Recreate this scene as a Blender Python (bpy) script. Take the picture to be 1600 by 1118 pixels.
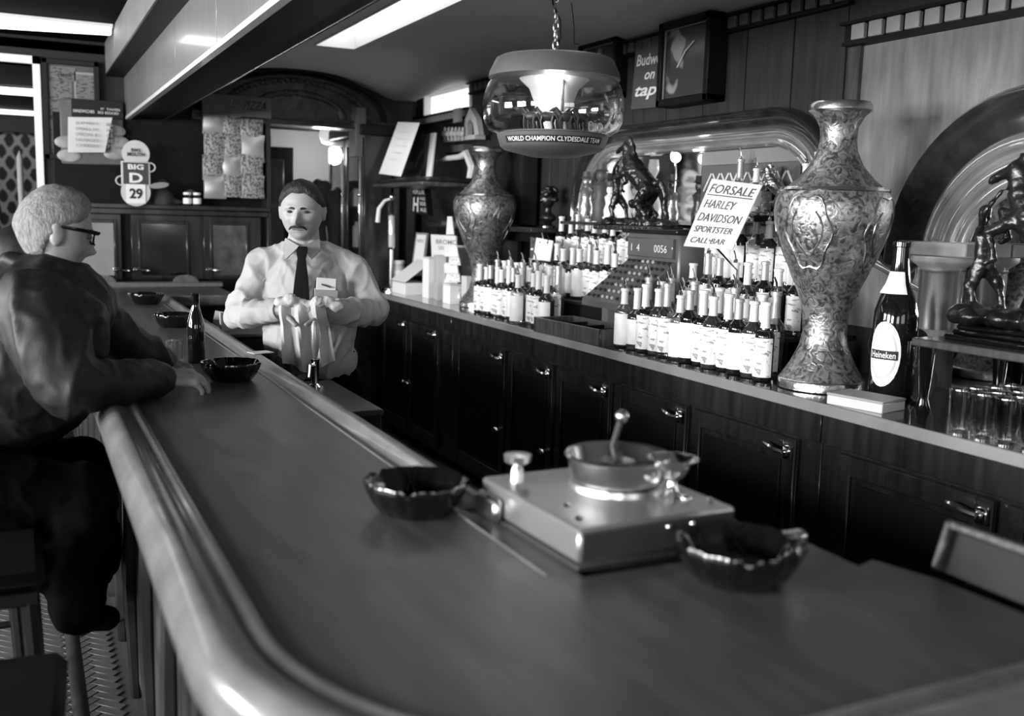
import bpy, math, random
import numpy as np
from mathutils import Vector, Matrix, noise
random.seed(7)
PI=math.pi
scn=bpy.context.scene
COL=scn.collection
for o in list(bpy.data.objects): bpy.data.objects.remove(o)

# ---------------- camera (35 mm lens on a 36 mm frame, seen from a standing drinker's eye) -------------
FPX=1556.0
YAW,PITCH,ROLL=.45857,.14232,.02745
EYE=Vector((0,0,1.6))
F_=Vector((math.sin(YAW)*math.cos(PITCH),math.cos(YAW)*math.cos(PITCH),-math.sin(PITCH)))
r0=Vector((math.cos(YAW),-math.sin(YAW),0)); u0=r0.cross(F_)
R_=r0*math.cos(ROLL)+u0*math.sin(ROLL); U_=-r0*math.sin(ROLL)+u0*math.cos(ROLL)
cd=bpy.data.cameras.new('camera'); cam=bpy.data.objects.new('camera',cd); COL.objects.link(cam)
cam.matrix_world=Matrix(((R_.x,U_.x,-F_.x,EYE.x),(R_.y,U_.y,-F_.y,EYE.y),(R_.z,U_.z,-F_.z,EYE.z),(0,0,0,1)))
cd.sensor_width=36; cd.lens=FPX/1600*36; cd.clip_start=.05
cd.dof.use_dof=True; cd.dof.focus_distance=3.7; cd.dof.aperture_fstop=2.4
scn.camera=cam
scn.view_settings.view_transform='Standard'; scn.view_settings.look='None'
scn.view_settings.gamma=1; scn.view_settings.use_curve_mapping=False
scn.view_settings.exposure=0.0

# ---------------- world: pale overcast daylight outside the windows -------------
w=bpy.data.worlds.new('sky'); scn.world=w; w.use_nodes=True
w.node_tree.nodes['Background'].inputs[0].default_value=(1,1,1,1)
w.node_tree.nodes['Background'].inputs[1].default_value=.6

# ---------------- large lights: daylight in the street windows of the left wall and the front -------------
def area(name,loc,size,power,rot):
    l=bpy.data.lights.new(name,'AREA'); l.shape='RECTANGLE'; l.size=size[0]; l.size_y=size[1]; l.energy=power
    l.color=(1,1,1)
    o=bpy.data.objects.new(name,l); COL.objects.link(o); o.location=loc; o.rotation_euler=rot; return o
# left wall at x=-4.2: three windows, centres y=-.5, 2.2, 4.9
WL=[(-.6,1.5),(2.0,1.5),(4.6,1.5)]
for i,(cy,wd) in enumerate(WL):
    area('daylight_left',(-4.35,cy,1.92),(1.15,wd),(400,500,330)[i],(0,-PI/2,0))
area('daylight_front',(1.3,-2.75,1.8),(1.7,1.1),18,(-PI/2,0,PI))
area('daylight_front',(-1.6,-2.75,1.8),(1.7,1.1),55,(-PI/2,0,PI))
area('daylight_side_room',(-2.0,12.85,1.6),(1.5,1.3),70,(-PI/2,0,0))

# ---------------- materials -------------
MATS={}
def mat(name,g,rough=.5,metal=0,spec=.5,bump=0,bscale=20,grain=None,vary=0,vscale=5,trans=0,emit=0,coat=0,wave=None,ior=1.45):
    if name in MATS: return MATS[name]
    m=bpy.data.materials.new(name); m.use_nodes=True; nt=m.node_tree; N=nt.nodes; L=nt.links
    b=N['Principled BSDF']; b.inputs['Base Color'].default_value=(g,g,g,1)
    b.inputs['Roughness'].default_value=rough; b.inputs['Metallic'].default_value=metal
    b.inputs['Specular IOR Level'].default_value=spec; b.inputs['IOR'].default_value=ior
    if trans: b.inputs['Transmission Weight'].default_value=trans
    if coat: b.inputs['Coat Weight'].default_value=coat; b.inputs['Coat Roughness'].default_value=.08
    if emit: b.inputs['Emission Color'].default_value=(1,1,1,1); b.inputs['Emission Strength'].default_value=emit
    if bump or vary:
        tc=N.new('ShaderNodeTexCoord'); mp=N.new('ShaderNodeMapping'); L.new(tc.outputs['Object'],mp.inputs[0])
        if grain: mp.inputs['Scale'].default_value=grain
        nz=N.new('ShaderNodeTexNoise'); nz.inputs['Scale'].default_value=vscale; nz.inputs['Detail'].default_value=6
        L.new(mp.outputs[0],nz.inputs['Vector'])
        if vary:
            mr=N.new('ShaderNodeMapRange'); mr.inputs[1].default_value=.25; mr.inputs[2].default_value=.75
            mr.inputs[3].default_value=max(0,g*(1-vary)); mr.inputs[4].default_value=min(1,g*(1+vary))
            L.new(nz.outputs['Fac'],mr.inputs[0])
            cc=N.new('ShaderNodeCombineColor')
            for i in range(3): L.new(mr.outputs[0],cc.inputs[i])
            L.new(cc.outputs[0],b.inputs['Base Color'])
        if bump:
            n2=N.new('ShaderNodeTexNoise'); n2.inputs['Scale'].default_value=bscale; n2.inputs['Detail'].default_value=5
            L.new(mp.outputs[0],n2.inputs['Vector'])
            bp=N.new('ShaderNodeBump'); bp.inputs['Strength'].default_value=bump; bp.inputs['Distance'].default_value=.01
            L.new(n2.outputs['Fac'],bp.inputs['Height']); L.new(bp.outputs[0],b.inputs['Normal'])
    MATS[name]=m; return m
def thin_glass(name,tint=.95,rough=.02,f=1.45,extra=0):
    m=bpy.data.materials.new(name); m.use_nodes=True; nt=m.node_tree; N=nt.nodes; L=nt.links
    N.remove(N['Principled BSDF']); o=N['Material Output']
    t=N.new('ShaderNodeBsdfTransparent'); t.inputs[0].default_value=(tint,)*3+(1,)
    g=N.new('ShaderNodeBsdfGlossy'); g.inputs['Roughness'].default_value=rough; g.inputs['Color'].default_value=(1,1,1,1)
    fr=N.new('ShaderNodeLayerWeight'); fr.inputs[0].default_value=.5
    pw=N.new('ShaderNodeMath'); pw.operation='POWER'; pw.inputs[1].default_value=3.2; L.new(fr.outputs['Facing'],pw.inputs[0])
    ma=N.new('ShaderNodeMath'); ma.operation='MULTIPLY_ADD'; ma.inputs[1].default_value=.7; ma.inputs[2].default_value=.04+extra; ma.use_clamp=True
    mx=N.new('ShaderNodeMixShader'); L.new(pw.outputs[0],ma.inputs[0]); L.new(ma.outputs[0],mx.inputs[0]); L.new(t.outputs[0],mx.inputs[1]); L.new(g.outputs[0],mx.inputs[2])
    L.new(mx.outputs[0],o.inputs[0]); MATS[name]=m; return m
WOOD_DARK=mat('dark_wood',.018,.28,bump=.15,bscale=6,grain=(8,8,1),vary=.6,vscale=3,coat=.3)
WOOD_BLACK=mat('black_wood',.005,.55,spec=.25,vary=.5)
WOOD_MID=mat('mid_wood',.055,.35,vary=.5,grain=(14,14,1.2),vscale=4,coat=.3)
WOOD_WALL=mat('wall_wood',.022,.5,vary=.45,grain=(10,10,.8),vscale=4)
WOOD_FASCIA=mat('fascia_wood',.15,.33,vary=.35,grain=(1,30,1.0),vscale=3.5,coat=.25)
BARTOP=mat('bar_top',.062,.36,vary=.35,grain=(9,1.6,3),vscale=3,bump=.04,bscale=30)
RAIL=mat('rail_wood',.15,.26,vary=.3,grain=(3,2,3),vscale=4,coat=.4)
LEDGE=mat('ledge_wood',.12,.3,vary=.3,grain=(6,2,3),coat=.3)
EDGE=mat('counter_edge',.22,.4,vary=.2)
COUNTER=mat('counter_top',.03,.12,vary=.4,coat=.5)
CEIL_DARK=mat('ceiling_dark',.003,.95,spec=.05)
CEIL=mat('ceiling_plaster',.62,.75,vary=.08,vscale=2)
STEPC=mat('soffit_grey',.16,.6,vary=.15)
FLOOR=mat('floor_grout',.03,.6)
BRICKM=mat('floor_brick',.055,.4,vary=.5,vscale=9)
WALLP=mat('plaster_wall',.014,.7,vary=.1)
WHITE=mat('white_paper',.8,.6,vary=.04)
WHITE2=mat('white_label',.85,.45,vary=.05,vscale=30)
CREAM=mat('cream_card',.6,.6,vary=.08)
GREY=mat('grey_card',.25,.6,vary=.15)
GREYD=mat('dark_card',.07,.5,vary=.2)
BLACK=mat('black_gloss',.004,.08,coat=.3)
BLACKM=mat('black_matt',.006,.7)
INK=mat('ink',.02,.7)
CHROME=mat('chrome',.85,.12,metal=1)
STEEL=mat('brushed_steel',.6,.3,metal=1,bump=.05,bscale=60)
BRASS=mat('engraved_metal',.36,.36,metal=.8)
BRONZE=mat('dark_bronze',.05,.25,metal=.8,bump=.35,bscale=40,vary=.5)
GLASSD=mat('dark_glass',.006,.05,coat=.5)
GLASSA=mat('amber_glass',.03,.05,coat=.5,trans=.25)
GLASSC=thin_glass('clear_glass',.86,.03,1.5,.08)
GLASST=thin_glass('tumbler_glass',.86,.03,1.5,.14)
GLASSG=thin_glass('globe_glass',.95,.02,1.5,.04)
PANE=thin_glass('pane_glass',.9,.02,1.45,.03)
MIRROR=mat('mirror',.75,.04,metal=1)
MIRRORD=mat('old_mirror',.32,.09,metal=1)
FOIL=mat('foil_grey',.45,.35,metal=.5)
FOILW=mat('foil_white',.75,.4)
SKIN=mat('skin',.30,.5,vary=.08,vscale=30,bump=.05,bscale=90)
HAIRD=mat('dark_hair',.010,.6,bump=.6,bscale=60,grain=(3,3,.6),vary=.5,vscale=40)
HAIRG=mat('grey_hair',.2,.7,bump=.7,bscale=130,grain=(3,3,.5),vary=.6,vscale=60)
SHIRT=mat('shirt_cloth',.34,.8,vary=.05,bump=.5,bscale=9)
JACKET=mat('jacket_cloth',.010,.55,spec=.35,vary=.2,vscale=20,bump=.9,bscale=7,grain=(1,1,.5))
TROUS=mat('trouser_cloth',.0025,.9,spec=.05)
TOWEL=mat('towel_cloth',.5,.9,bump=.3,bscale=60)
LIT=mat('lit_panel',.9,.5,emit=4.5)
TUBE=mat('fluorescent_tube',.9,.5,emit=4.0)
BULB=mat('lit_bulb',.9,.5,emit=2.5)

# engraved brass: swirling etched relief
def engrave(m,scale=34):
    N=m.node_tree.nodes; L=m.node_tree.links; b=N['Principled BSDF']
    tc=N.new('ShaderNodeTexCoord'); nz=N.new('ShaderNodeTexNoise'); nz.inputs['Scale'].default_value=9; nz.inputs['Detail'].default_value=3
    L.new(tc.outputs['Object'],nz.inputs['Vector'])
    mx=N.new('ShaderNodeMix'); mx.data_type='VECTOR'; mx.inputs[0].default_value=.12
    L.new(tc.outputs['Object'],mx.inputs[4]); L.new(nz.outputs['Color'],mx.inputs[5])
    vo=N.new('ShaderNodeTexNoise'); vo.inputs['Scale'].default_value=scale; vo.inputs['Detail'].default_value=6; vo.inputs['Distortion'].default_value=1.6
    L.new(tc.outputs['Object'],vo.inputs['Vector'])
    mr=N.new('ShaderNodeMapRange'); mr.inputs[1].default_value=.38; mr.inputs[2].default_value=.6; L.new(vo.outputs['Fac'],mr.inputs[0])
    bp=N.new('ShaderNodeBump'); bp.inputs['Strength'].default_value=.4; bp.inputs['Distance'].default_value=.002
    L.new(mr.outputs[0],bp.inputs['Height']); L.new(bp.outputs[0],b.inputs['Normal'])
    m2=N.new('ShaderNodeMapRange'); m2.inputs[3].default_value=.10; m2.inputs[4].default_value=.46; L.new(mr.outputs[0],m2.inputs[0])
    cc=N.new('ShaderNodeCombineColor')
    for i in range(3): L.new(m2.outputs[0],cc.inputs[i])
    L.new(cc.outputs[0],b.inputs['Base Color'])
engrave(BRASS)
# bottle label print: faint lines
def printed(name,g,ink,scale,thr=.57):
    m=mat(name,g,.45); N=m.node_tree.nodes; L=m.node_tree.links; b=N['Principled BSDF']
    tc=N.new('ShaderNodeTexCoord'); mp=N.new('ShaderNodeMapping'); mp.inputs['Scale'].default_value=scale
    nz=N.new('ShaderNodeTexNoise'); nz.inputs['Scale'].default_value=1; nz.inputs['Detail'].default_value=2
    L.new(tc.outputs['Object'],mp.inputs[0]); L.new(mp.outputs[0],nz.inputs['Vector'])
    mr=N.new('ShaderNodeMapRange'); mr.inputs[1].default_value=thr; mr.inputs[2].default_value=thr+.04
    mr.inputs[3].default_value=g; mr.inputs[4].default_value=ink
    L.new(nz.outputs['Fac'],mr.inputs[0]); cc=N.new('ShaderNodeCombineColor')
    for i in range(3): L.new(mr.outputs[0],cc.inputs[i])
    L.new(cc.outputs[0],b.inputs['Base Color']); return m
LABP=printed('printed_label',.82,.3,(40,40,90),.58)
SNACK=printed('snack_packet',.3,.07,(90,90,60),.5)
PAPERP=printed('printed_paper',.75,.3,(25,25,160),.6)
PHOTO=printed('dark_picture',.02,.12,(9,9,6),.52)
CARVE=mat('carved_wood',.03,.4,bump=1,bscale=14,vary=.6,vscale=12)
# lattice wallpaper
def lattice(name,s):
    m=mat(name,.4,.6); N=m.node_tree.nodes; L=m.node_tree.links; b=N['Principled BSDF']
    tc=N.new('ShaderNodeTexCoord'); sp=N.new('ShaderNodeSeparateXYZ'); L.new(tc.outputs['Object'],sp.inputs[0])
    def M(op,a,bv):
        n=N.new('ShaderNodeMath'); n.operation=op
        for i,v in enumerate((a,bv)):
            if v is None: continue
            if isinstance(v,(int,float)): n.inputs[i].default_value=v
            else: L.new(v,n.inputs[i])
        return n.outputs[0]
    hx=M('ADD',sp.outputs[0],sp.outputs[1])
    cx=M('COSINE',M('MULTIPLY',hx,2*PI/s),None); cz=M('COSINE',M('MULTIPLY',sp.outputs[2],2*PI/(s*1.5)),None)
    p=M('ABSOLUTE',M('ADD',cx,cz),None)
    nz=N.new('ShaderNodeTexNoise'); nz.inputs['Scale'].default_value=45; L.new(tc.outputs['Object'],nz.inputs['Vector'])
    q=M('ADD',p,M('MULTIPLY',M('SUBTRACT',nz.outputs['Fac'],.5),1.6))
    mr=N.new('ShaderNodeMapRange'); mr.inputs[1].default_value=.5; mr.inputs[2].default_value=.8; mr.inputs[3].default_value=.62; mr.inputs[4].default_value=.05
    L.new(q,mr.inputs[0]); cc=N.new('ShaderNodeCombineColor')
    for i in range(3): L.new(mr.outputs[0],cc.inputs[i])
    L.new(cc.outputs[0],b.inputs['Base Color']); return m
PAPER=lattice('lattice_wallpaper',.17)

# ---------------- mesh helpers -------------
class MB:
    def __init__(s): s.v=[]; s.f=[]; s.M=Matrix.Identity(4)
    def add(s,vs,fs):
        n=len(s.v); s.v+=[tuple(s.M@Vector(p)) for p in vs]; s.f+=[tuple(i+n for i in f) for f in fs]; return s
    def box(s,x0,x1,y0,y1,z0,z1,bev=0):
        if bev:
            b=min(bev,abs(x1-x0)/2.1,abs(y1-y0)/2.1,abs(z1-z0)/2.1)
            vs=[]
            for X in (0,1):
                for Y in (0,1):
                    for Z in (0,1):
                        c=((x0,x1)[X],(y0,y1)[Y],(z0,z1)[Z]); sx,sy,sz=(1,-1)[X],(1,-1)[Y],(1,-1)[Z]
                        vs+=[(c[0],c[1]+sy*b,c[2]+sz*b),(c[0]+sx*b,c[1],c[2]+sz*b),(c[0]+sx*b,c[1]+sy*b,c[2])]
            def I(X,Y,Z,k): return (X*4+Y*2+Z)*3+k
            fs=[]
            for X in (0,1): fs.append([I(X,0,0,0),I(X,1,0,0),I(X,1,1,0),I(X,0,1,0)])
            for Y in (0,1): fs.append([I(0,Y,0,1),I(1,Y,0,1),I(1,Y,1,1),I(0,Y,1,1)])
            for Z in (0,1): fs.append([I(0,0,Z,2),I(1,0,Z,2),I(1,1,Z,2),I(0,1,Z,2)])
            for A in (0,1):
                for B in (0,1):
                    fs.append([I(0,A,B,1),I(1,A,B,1),I(1,A,B,2),I(0,A,B,2)])
                    fs.append([I(A,0,B,0),I(A,1,B,0),I(A,1,B,2),I(A,0,B,2)])
                    fs.append([I(A,B,0,0),I(A,B,1,0),I(A,B,1,1),I(A,B,0,1)])
            for X in (0,1):
                for Y in (0,1):
                    for Z in (0,1): fs.append([I(X,Y,Z,0),I(X,Y,Z,1),I(X,Y,Z,2)])
            return s.add(vs,fs)
        return s.add([(x0,y0,z0),(x1,y0,z0),(x1,y1,z0),(x0,y1,z0),(x0,y0,z1),(x1,y0,z1),(x1,y1,z1),(x0,y1,z1)],
            [(0,3,2,1),(4,5,6,7),(0,1,5,4),(1,2,6,5),(2,3,7,6),(3,0,4,7)])
    def prism(s,pts,z0,z1):
        n=len(pts); return s.add([(x,y,z0) for x,y in pts]+[(x,y,z1) for x,y in pts],[tuple(range(n))[::-1],tuple(range(n,2*n))]+[(i,(i+1)%n,n+(i+1)%n,n+i) for i in range(n)])
    def lathe(s,prof,n=24,c=(0,0,0),a0=0,a1=2*PI,close=True):
        full=abs(a1-a0-2*PI)<1e-6; m=n if full else n+1; vs=[]
        for r,z in prof:
            for i in range(m):
                a=a0+(a1-a0)*i/n; vs.append((c[0]+r*math.cos(a),c[1]+r*math.sin(a),c[2]+z))
        fs=[]
        for j in range(len(prof)-1):
            for i in range(n):
                k=(i+1)%m if full else i+1
                fs.append((j*m+i,j*m+k,(j+1)*m+k,(j+1)*m+i))
        if full and close:
            if prof[0][0]>1e-5: fs.append(tuple(range(m))[::-1])
            if prof[-1][0]>1e-5: fs.append(tuple((len(prof)-1)*m+i for i in range(m)))
        return s.add(vs,fs)
    def tube(s,pts,r,n=8,caps=True):
        pts=[Vector(p) for p in pts]; rs=r if isinstance(r,(list,tuple)) else [r]*len(pts); vs=[]; fs=[]
        t=(pts[1]-pts[0]).normalized(); a=t.orthogonal().normalized()
        for i,p in enumerate(pts):
            if i==0: t=(pts[1]-pts[0])
            elif i==len(pts)-1: t=pts[-1]-pts[-2]
            else: t=pts[i+1]-pts[i-1]
            t.normalize(); a=(a-t*a.dot(t)).normalized(); b=t.cross(a)
            for k in range(n):
                g=2*PI*k/n; vs.append(p+(a*math.cos(g)+b*math.sin(g))*rs[i])
        for i in range(len(pts)-1):
            for k in range(n): fs.append((i*n+k,i*n+(k+1)%n,(i+1)*n+(k+1)%n,(i+1)*n+k))
        if caps: fs.append(tuple(range(n))[::-1]); fs.append(tuple((len(pts)-1)*n+k for k in range(n)))
        return s.add(vs,fs)
    def sphere(s,c,r,n=16,m=10):
        if not isinstance(r,(tuple,list)): r=(r,r,r)
        vs=[(c[0],c[1],c[2]-r[2])]
        for j in range(1,m):
            ph=-PI/2+PI*j/m
            for i in range(n):
                a=2*PI*i/n; vs.append((c[0]+r[0]*math.cos(ph)*math.cos(a),c[1]+r[1]*math.cos(ph)*math.sin(a),c[2]+r[2]*math.sin(ph)))
        vs.append((c[0],c[1],c[2]+r[2])); fs=[]
        for i in range(n): fs.append((0,1+(i+1)%n,1+i)); fs.append((len(vs)-1,1+(m-2)*n+i,1+(m-2)*n+(i+1)%n))
        for j in range(m-2):
            for i in range(n): fs.append((1+j*n+i,1+j*n+(i+1)%n,1+(j+1)*n+(i+1)%n,1+(j+1)*n+i))
        return s.add(vs,fs)
    def cap(s,p0,r0,p1,r1,n=14):
        p0=Vector(p0);p1=Vector(p1); s.sphere(p0,r0,n,8); s.sphere(p1,r1,n,8); return s.tube([p0,p1],[r0,r1],n)
    def sweep(s,path,prof,up=(0,0,1),closed=False):
        """profile (offset along side, offset along up) swept on path; side = tangent x up"""
        up=Vector(up); P=[Vector(p) for p in path]; n=len(prof); vs=[]; fs=[]
        for i,p in enumerate(P):
            if closed: t=P[(i+1)%len(P)]-P[i-1]
            else: t=P[min(i+1,len(P)-1)]-P[max(i-1,0)]
            t.normalize(); sd=t.cross(up).normalized()
            for a,b in prof: vs.append(p+sd*a+up*b)
        m=len(P)
        for i in range(m if closed else m-1):
            j=(i+1)%m
            for k in range(n): fs.append((i*n+k,i*n+(k+1)%n,j*n+(k+1)%n,j*n+k))
        if not closed: fs.append(tuple(range(n))[::-1]); fs.append(tuple((m-1)*n+k for k in range(n)))
        return s.add(vs,fs)
    def mesh(s,name,material=None,ang=40):
        me=bpy.data.meshes.new(name); me.from_pydata(s.v,[],s.f); me.validate()
        import bmesh
        bm=bmesh.new(); bm.from_mesh(me); bmesh.ops.recalc_face_normals(bm,faces=bm.faces); bm.to_mesh(me); bm.free()
        me.polygons.foreach_set('use_smooth',[True]*len(me.polygons)); me.set_sharp_from_angle(angle=math.radians(ang))
        if material: me.materials.append(material)
        me.update(); return me
    def build(s,name,material,parent=None,ang=40):
        return link(name,s.mesh(name,material,ang),parent)
def link(name,me,parent=None,loc=None):
    o=bpy.data.objects.new(name,me); COL.objects.link(o)
    if parent is not None: o.parent=parent
    if loc is not None: o.location=loc
    return o
def tag(o,label,cat,group=None,kind=None):
    o['label']=label; o['category']=cat
    if group: o['group']=group
    if kind: o['kind']=kind
    return o
def thing(name,label,cat,loc=(0,0,0),rz=0,group=None):
    o=bpy.data.objects.new(name,None); COL.objects.link(o); o.location=loc; o.rotation_euler=(0,0,rz); o.empty_display_size=.05
    return tag(o,label,cat,group)
def struct(o): o['kind']='structure'; return o
def copy_tree(o,parent=None,kids=None):
    c=o.copy(); COL.objects.link(c)
    if parent is not None: c.parent=parent
    for ch in [k for k in list(o.children)]: copy_tree(ch,c)
    return c
def bx(name,m,parent,x0,x1,y0,y1,z0,z1,bev=.003):
    return MB().box(x0,x1,y0,y1,z0,z1,bev).build(name,m,parent)
def T(o,x,y,z): return Matrix.Translation((x,y,z))
def frame(o,x,y):
    """matrix with origin o, x axis x, y axis y"""
    x=Vector(x).normalized(); y=Vector(y); y=(y-x*y.dot(x)).normalized(); z=x.cross(y); o=Vector(o)
    return Matrix(((x.x,y.x,z.x,o.x),(x.y,y.y,z.y,o.y),(x.z,y.z,z.z,o.z),(0,0,0,1)))
_fc={}
def text(name,s,org,xd,yd,width,height,m,parent=None,depth=.0012,shear=0,bold=.0):
    """flat lettering fitted in a width x height box whose lower left corner is org"""
    cu=bpy.data.curves.new(name,'FONT'); cu.body=s; cu.extrude=0; cu.shear=shear; cu.offset=bold; cu.resolution_u=3
    o=bpy.data.objects.new(name,cu); COL.objects.link(o); dg=bpy.context.evaluated_depsgraph_get(); dg.update()
    me=bpy.data.meshes.new_from_object(o.evaluated_get(dg)); bpy.data.objects.remove(o)
    co=np.zeros(len(me.vertices)*3); me.vertices.foreach_get('co',co); co=co.reshape(-1,3)
    mn=co.min(0); mx=co.max(0); sx=width/max(1e-6,mx[0]-mn[0]); sy=height/max(1e-6,mx[1]-mn[1])
    co[:,0]=(co[:,0]-mn[0])*sx; co[:,1]=(co[:,1]-mn[1])*sy; co[:,2]=depth
    Mx=frame(org,xd,yd); co=np.array([tuple(Mx@Vector(c)) for c in co])
    me.vertices.foreach_set('co',co.ravel()); me.materials.clear(); me.materials.append(m); me.update()
    return link(name,me,parent)
def sheet(name,org,xd,yd,w_,h_,m,parent=None,th=.002,curl=0):
    b=MB(); b.M=frame(org,xd,yd)
    if curl:
        n=8; vs=[];fs=[]
        for i in range(n+1):
            t=i/n
            for x in (0,w_): vs.append((x,t*h_,curl*(t*t)))
        for i in range(n+1):
            t=i/n
            for x in (0,w_): vs.append((x,t*h_,curl*(t*t)-th))
        k=2*(n+1)
        for i in range(n): fs+=[(2*i,2*i+1,2*i+3,2*i+2),(k+2*i,k+2*i+2,k+2*i+3,k+2*i+1),(2*i,2*i+2,k+2*i+2,k+2*i),(2*i+1,k+2*i+1,k+2*i+3,2*i+3)]
        fs+=[(0,k,k+1,1),(2*n,2*n+1,k+2*n+1,k+2*n)]
        b.add(vs,fs)
    else: b.box(0,w_,0,h_,-th,0)
    return b.build(name,m,parent)
def ray(px,py):
    return F_+R_*((px-800)/FPX)-U_*((py-559)/FPX)
def at(px,py,x=None,y=None,z=None,d=None):
    v=ray(px,py)
    if x is not None: t=(x-EYE.x)/v.x
    elif y is not None: t=(y-EYE.y)/v.y
    elif z is not None: t=(z-EYE.z)/v.z
    else: t=d
    return EYE+v*t
ORD=['first','second','third','fourth','fifth','sixth','seventh','eighth','ninth','tenth','eleventh','twelfth','thirteenth','fourteenth','fifteenth','sixteenth','seventeenth','eighteenth','nineteenth','twentieth']
def blob(name,mb,voxel,m,parent=None,smooth=6,fn=None,dec=None):
    """union the overlapping solids of mb into one continuous skin"""
    me=bpy.data.meshes.new(name); me.from_pydata(mb.v,[],mb.f); me.validate()
    o=bpy.data.objects.new(name,me); COL.objects.link(o)
    md=o.modifiers.new('r','REMESH'); md.mode='VOXEL'; md.voxel_size=voxel
    if smooth:
        sm=o.modifiers.new('s','SMOOTH'); sm.iterations=smooth; sm.factor=.5
    dg=bpy.context.evaluated_depsgraph_get(); dg.update()
    me2=bpy.data.meshes.new_from_object(o.evaluated_get(dg)); bpy.data.objects.remove(o)
    if fn:
        n=len(me2.vertices); co=np.zeros(n*3); me2.vertices.foreach_get('co',co); co=co.reshape(-1,3)
        no=np.zeros(n*3); me2.vertex_normals.foreach_get('vector',no); no=no.reshape(-1,3)
        co=fn(co,no); me2.vertices.foreach_set('co',co.ravel())
    me2.polygons.foreach_set('use_smooth',[True]*len(me2.polygons))
    me2.materials.clear(); me2.materials.append(m); me2.update()
    return link(name,me2,parent)
# =====================================================================  ROOM SHELL
XW=3.0; YB=7.5
# floor
fl=struct(MB().box(-4.2,3.4,-2.7,13,-.1,0).build('floor',FLOOR))
# herringbone bricks where the photograph shows the floor
bw,bl=.036,.108
bme=MB().box(-bl/2+.0015,bl/2-.0015,-bw/2+.0015,bw/2-.0015,0,.006,.002).mesh('brick',BRICKM)
cnt=0; rest=MB(); cells=[]
for i in range(-60,60):
    for j in range(-30,30):
        # herringbone lattice (1:3 bricks)
        for k in range(2):
            if k==0: x=(i+j*3)*bw+ bl/2; y=(i-j*3)*bw+bw/2
            else: x=(i+j*3)*bw-bw/2; y=(i-j*3)*bw+bl/2
            a=0 if k==0 else PI/2
            c,s=math.cos(PI/4),math.sin(PI/4)
            X,Y=.1+x*c-y*s,3.7+x*s+y*c
            if -.75<X<.27 and 2.6<Y<5.2: cells.append((abs(X-.13)*1.5+abs(Y-3.45),X,Y,a+PI/4))
cells.sort()
for q,(d,X,Y,a) in enumerate(cells):
    if q<300:
        o=link('brick',bme,fl,(X,Y,-.001+.002*random.random())); o.rotation_euler=(0,0,a)
    else:
        rest.M=Matrix.Translation((X,Y,-.001+.002*random.random()))@Matrix.Rotation(a,4,'Z'); rest.box(-bl/2+.0015,bl/2-.0015,-bw/2+.0015,bw/2-.0015,0,.006,.0)
r_=rest.build('brick_field',BRICKM,fl); r_['kind']='stuff'
# left wall with three windows
def wall_with_holes(name,m,plane,x,th,a0,a1,z0,z1,holes):
    b=MB(); hs=sorted(holes); cur=a0
    def bb(p0,p1,q0,q1):
        if plane=='x': b.box(x-th,x,p0,p1,q0,q1)
        else: b.box(p0,p1,x,x+th,q0,q1)
    for (h0,h1,g0,g1) in hs:
        bb(cur,h0,z0,z1); bb(h0,h1,z0,g0) if g0>z0 else None; bb(h0,h1,g1,z1); cur=h1
    bb(cur,a1,z0,z1); return struct(b.build(name,m))
wall_with_holes('wall_left',PAPER,'x',-4.2,.12,-2.7,YB,0,2.7,[(c-w_/2,c+w_/2,1.32,2.5) for c,w_ in WL])
for i,(c,w_) in enumerate(WL):
    f=MB()
    for (a,b_,z0,z1) in ((c-w_/2,c-w_/2+.05,1.32,2.5),(c+w_/2-.05,c+w_/2,1.32,2.5),(c-w_/2,c+w_/2,1.32,1.37),(c-w_/2,c+w_/2,2.45,2.5),(c-.02,c+.02,1.32,2.5),(c-w_/2,c+w_/2,1.95,1.99)):
        f.box(-4.26,-4.2,a,b_,z0,z1)
    struct(f.build('window_%d'%(i+1),WOOD_DARK))
struct(MB().box(-4.2,3.4,-2.82,-2.7,0,1.25).box(-4.2,-2.45,-2.82,-2.7,1.25,2.7).box(-.75,.45,-2.82,-2.7,1.25,2.7).box(2.15,3.4,-2.82,-2.7,1.25,2.7).box(.45,2.15,-2.82,-2.7,2.35,2.7).box(-2.45,-.75,-2.82,-2.7,2.35,2.7).build('wall_front',GREYD))
f=MB()
for a,b_,z0,z1 in ((.45,.5,1.25,2.35),(2.1,2.15,1.25,2.35),(.45,2.15,1.25,1.3),(.45,2.15,2.3,2.35),(1.28,1.32,1.25,2.35)): f.box(a,b_,-2.77,-2.71,z0,z1)
struct(f.build('window_4',WOOD_DARK))
f=MB()
for a,b_,z0,z1 in ((.45,.5,1.25,2.35),(2.1,2.15,1.25,2.35),(.45,2.15,1.25,1.3),(.45,2.15,2.3,2.35),(1.28,1.32,1.25,2.35)): f.box(a-2.9,b_-2.9,-2.77,-2.71,z0,z1)
struct(f.build('window_5',WOOD_DARK))
# back wall with the white cased opening to the side room and the doorway behind the bar
wall_with_holes('wall_back',WALLP,'y',YB,.12,-4.2,2.74,0,2.8,[(-1.1,.11,0,2.5),(1.63,2.72,0,2.2)])
struct(MB().box(2.74,2.78,YB,8.9,2.2,2.8).box(2.74,3.15,8.2,8.3,2.2,2.8).build('wall_back_return',WALLP))
c=MB().box(.11,.155,YB-.03,YB+.12,0,2.55).box(-1.1,.155,YB-.03,YB+.12,2.5,2.55).box(-1.15,-1.1,YB-.03,YB+.12,0,2.55)
struct(c.build('trim_1',mat('white_casing',.85,.5,emit=.0)))
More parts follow.
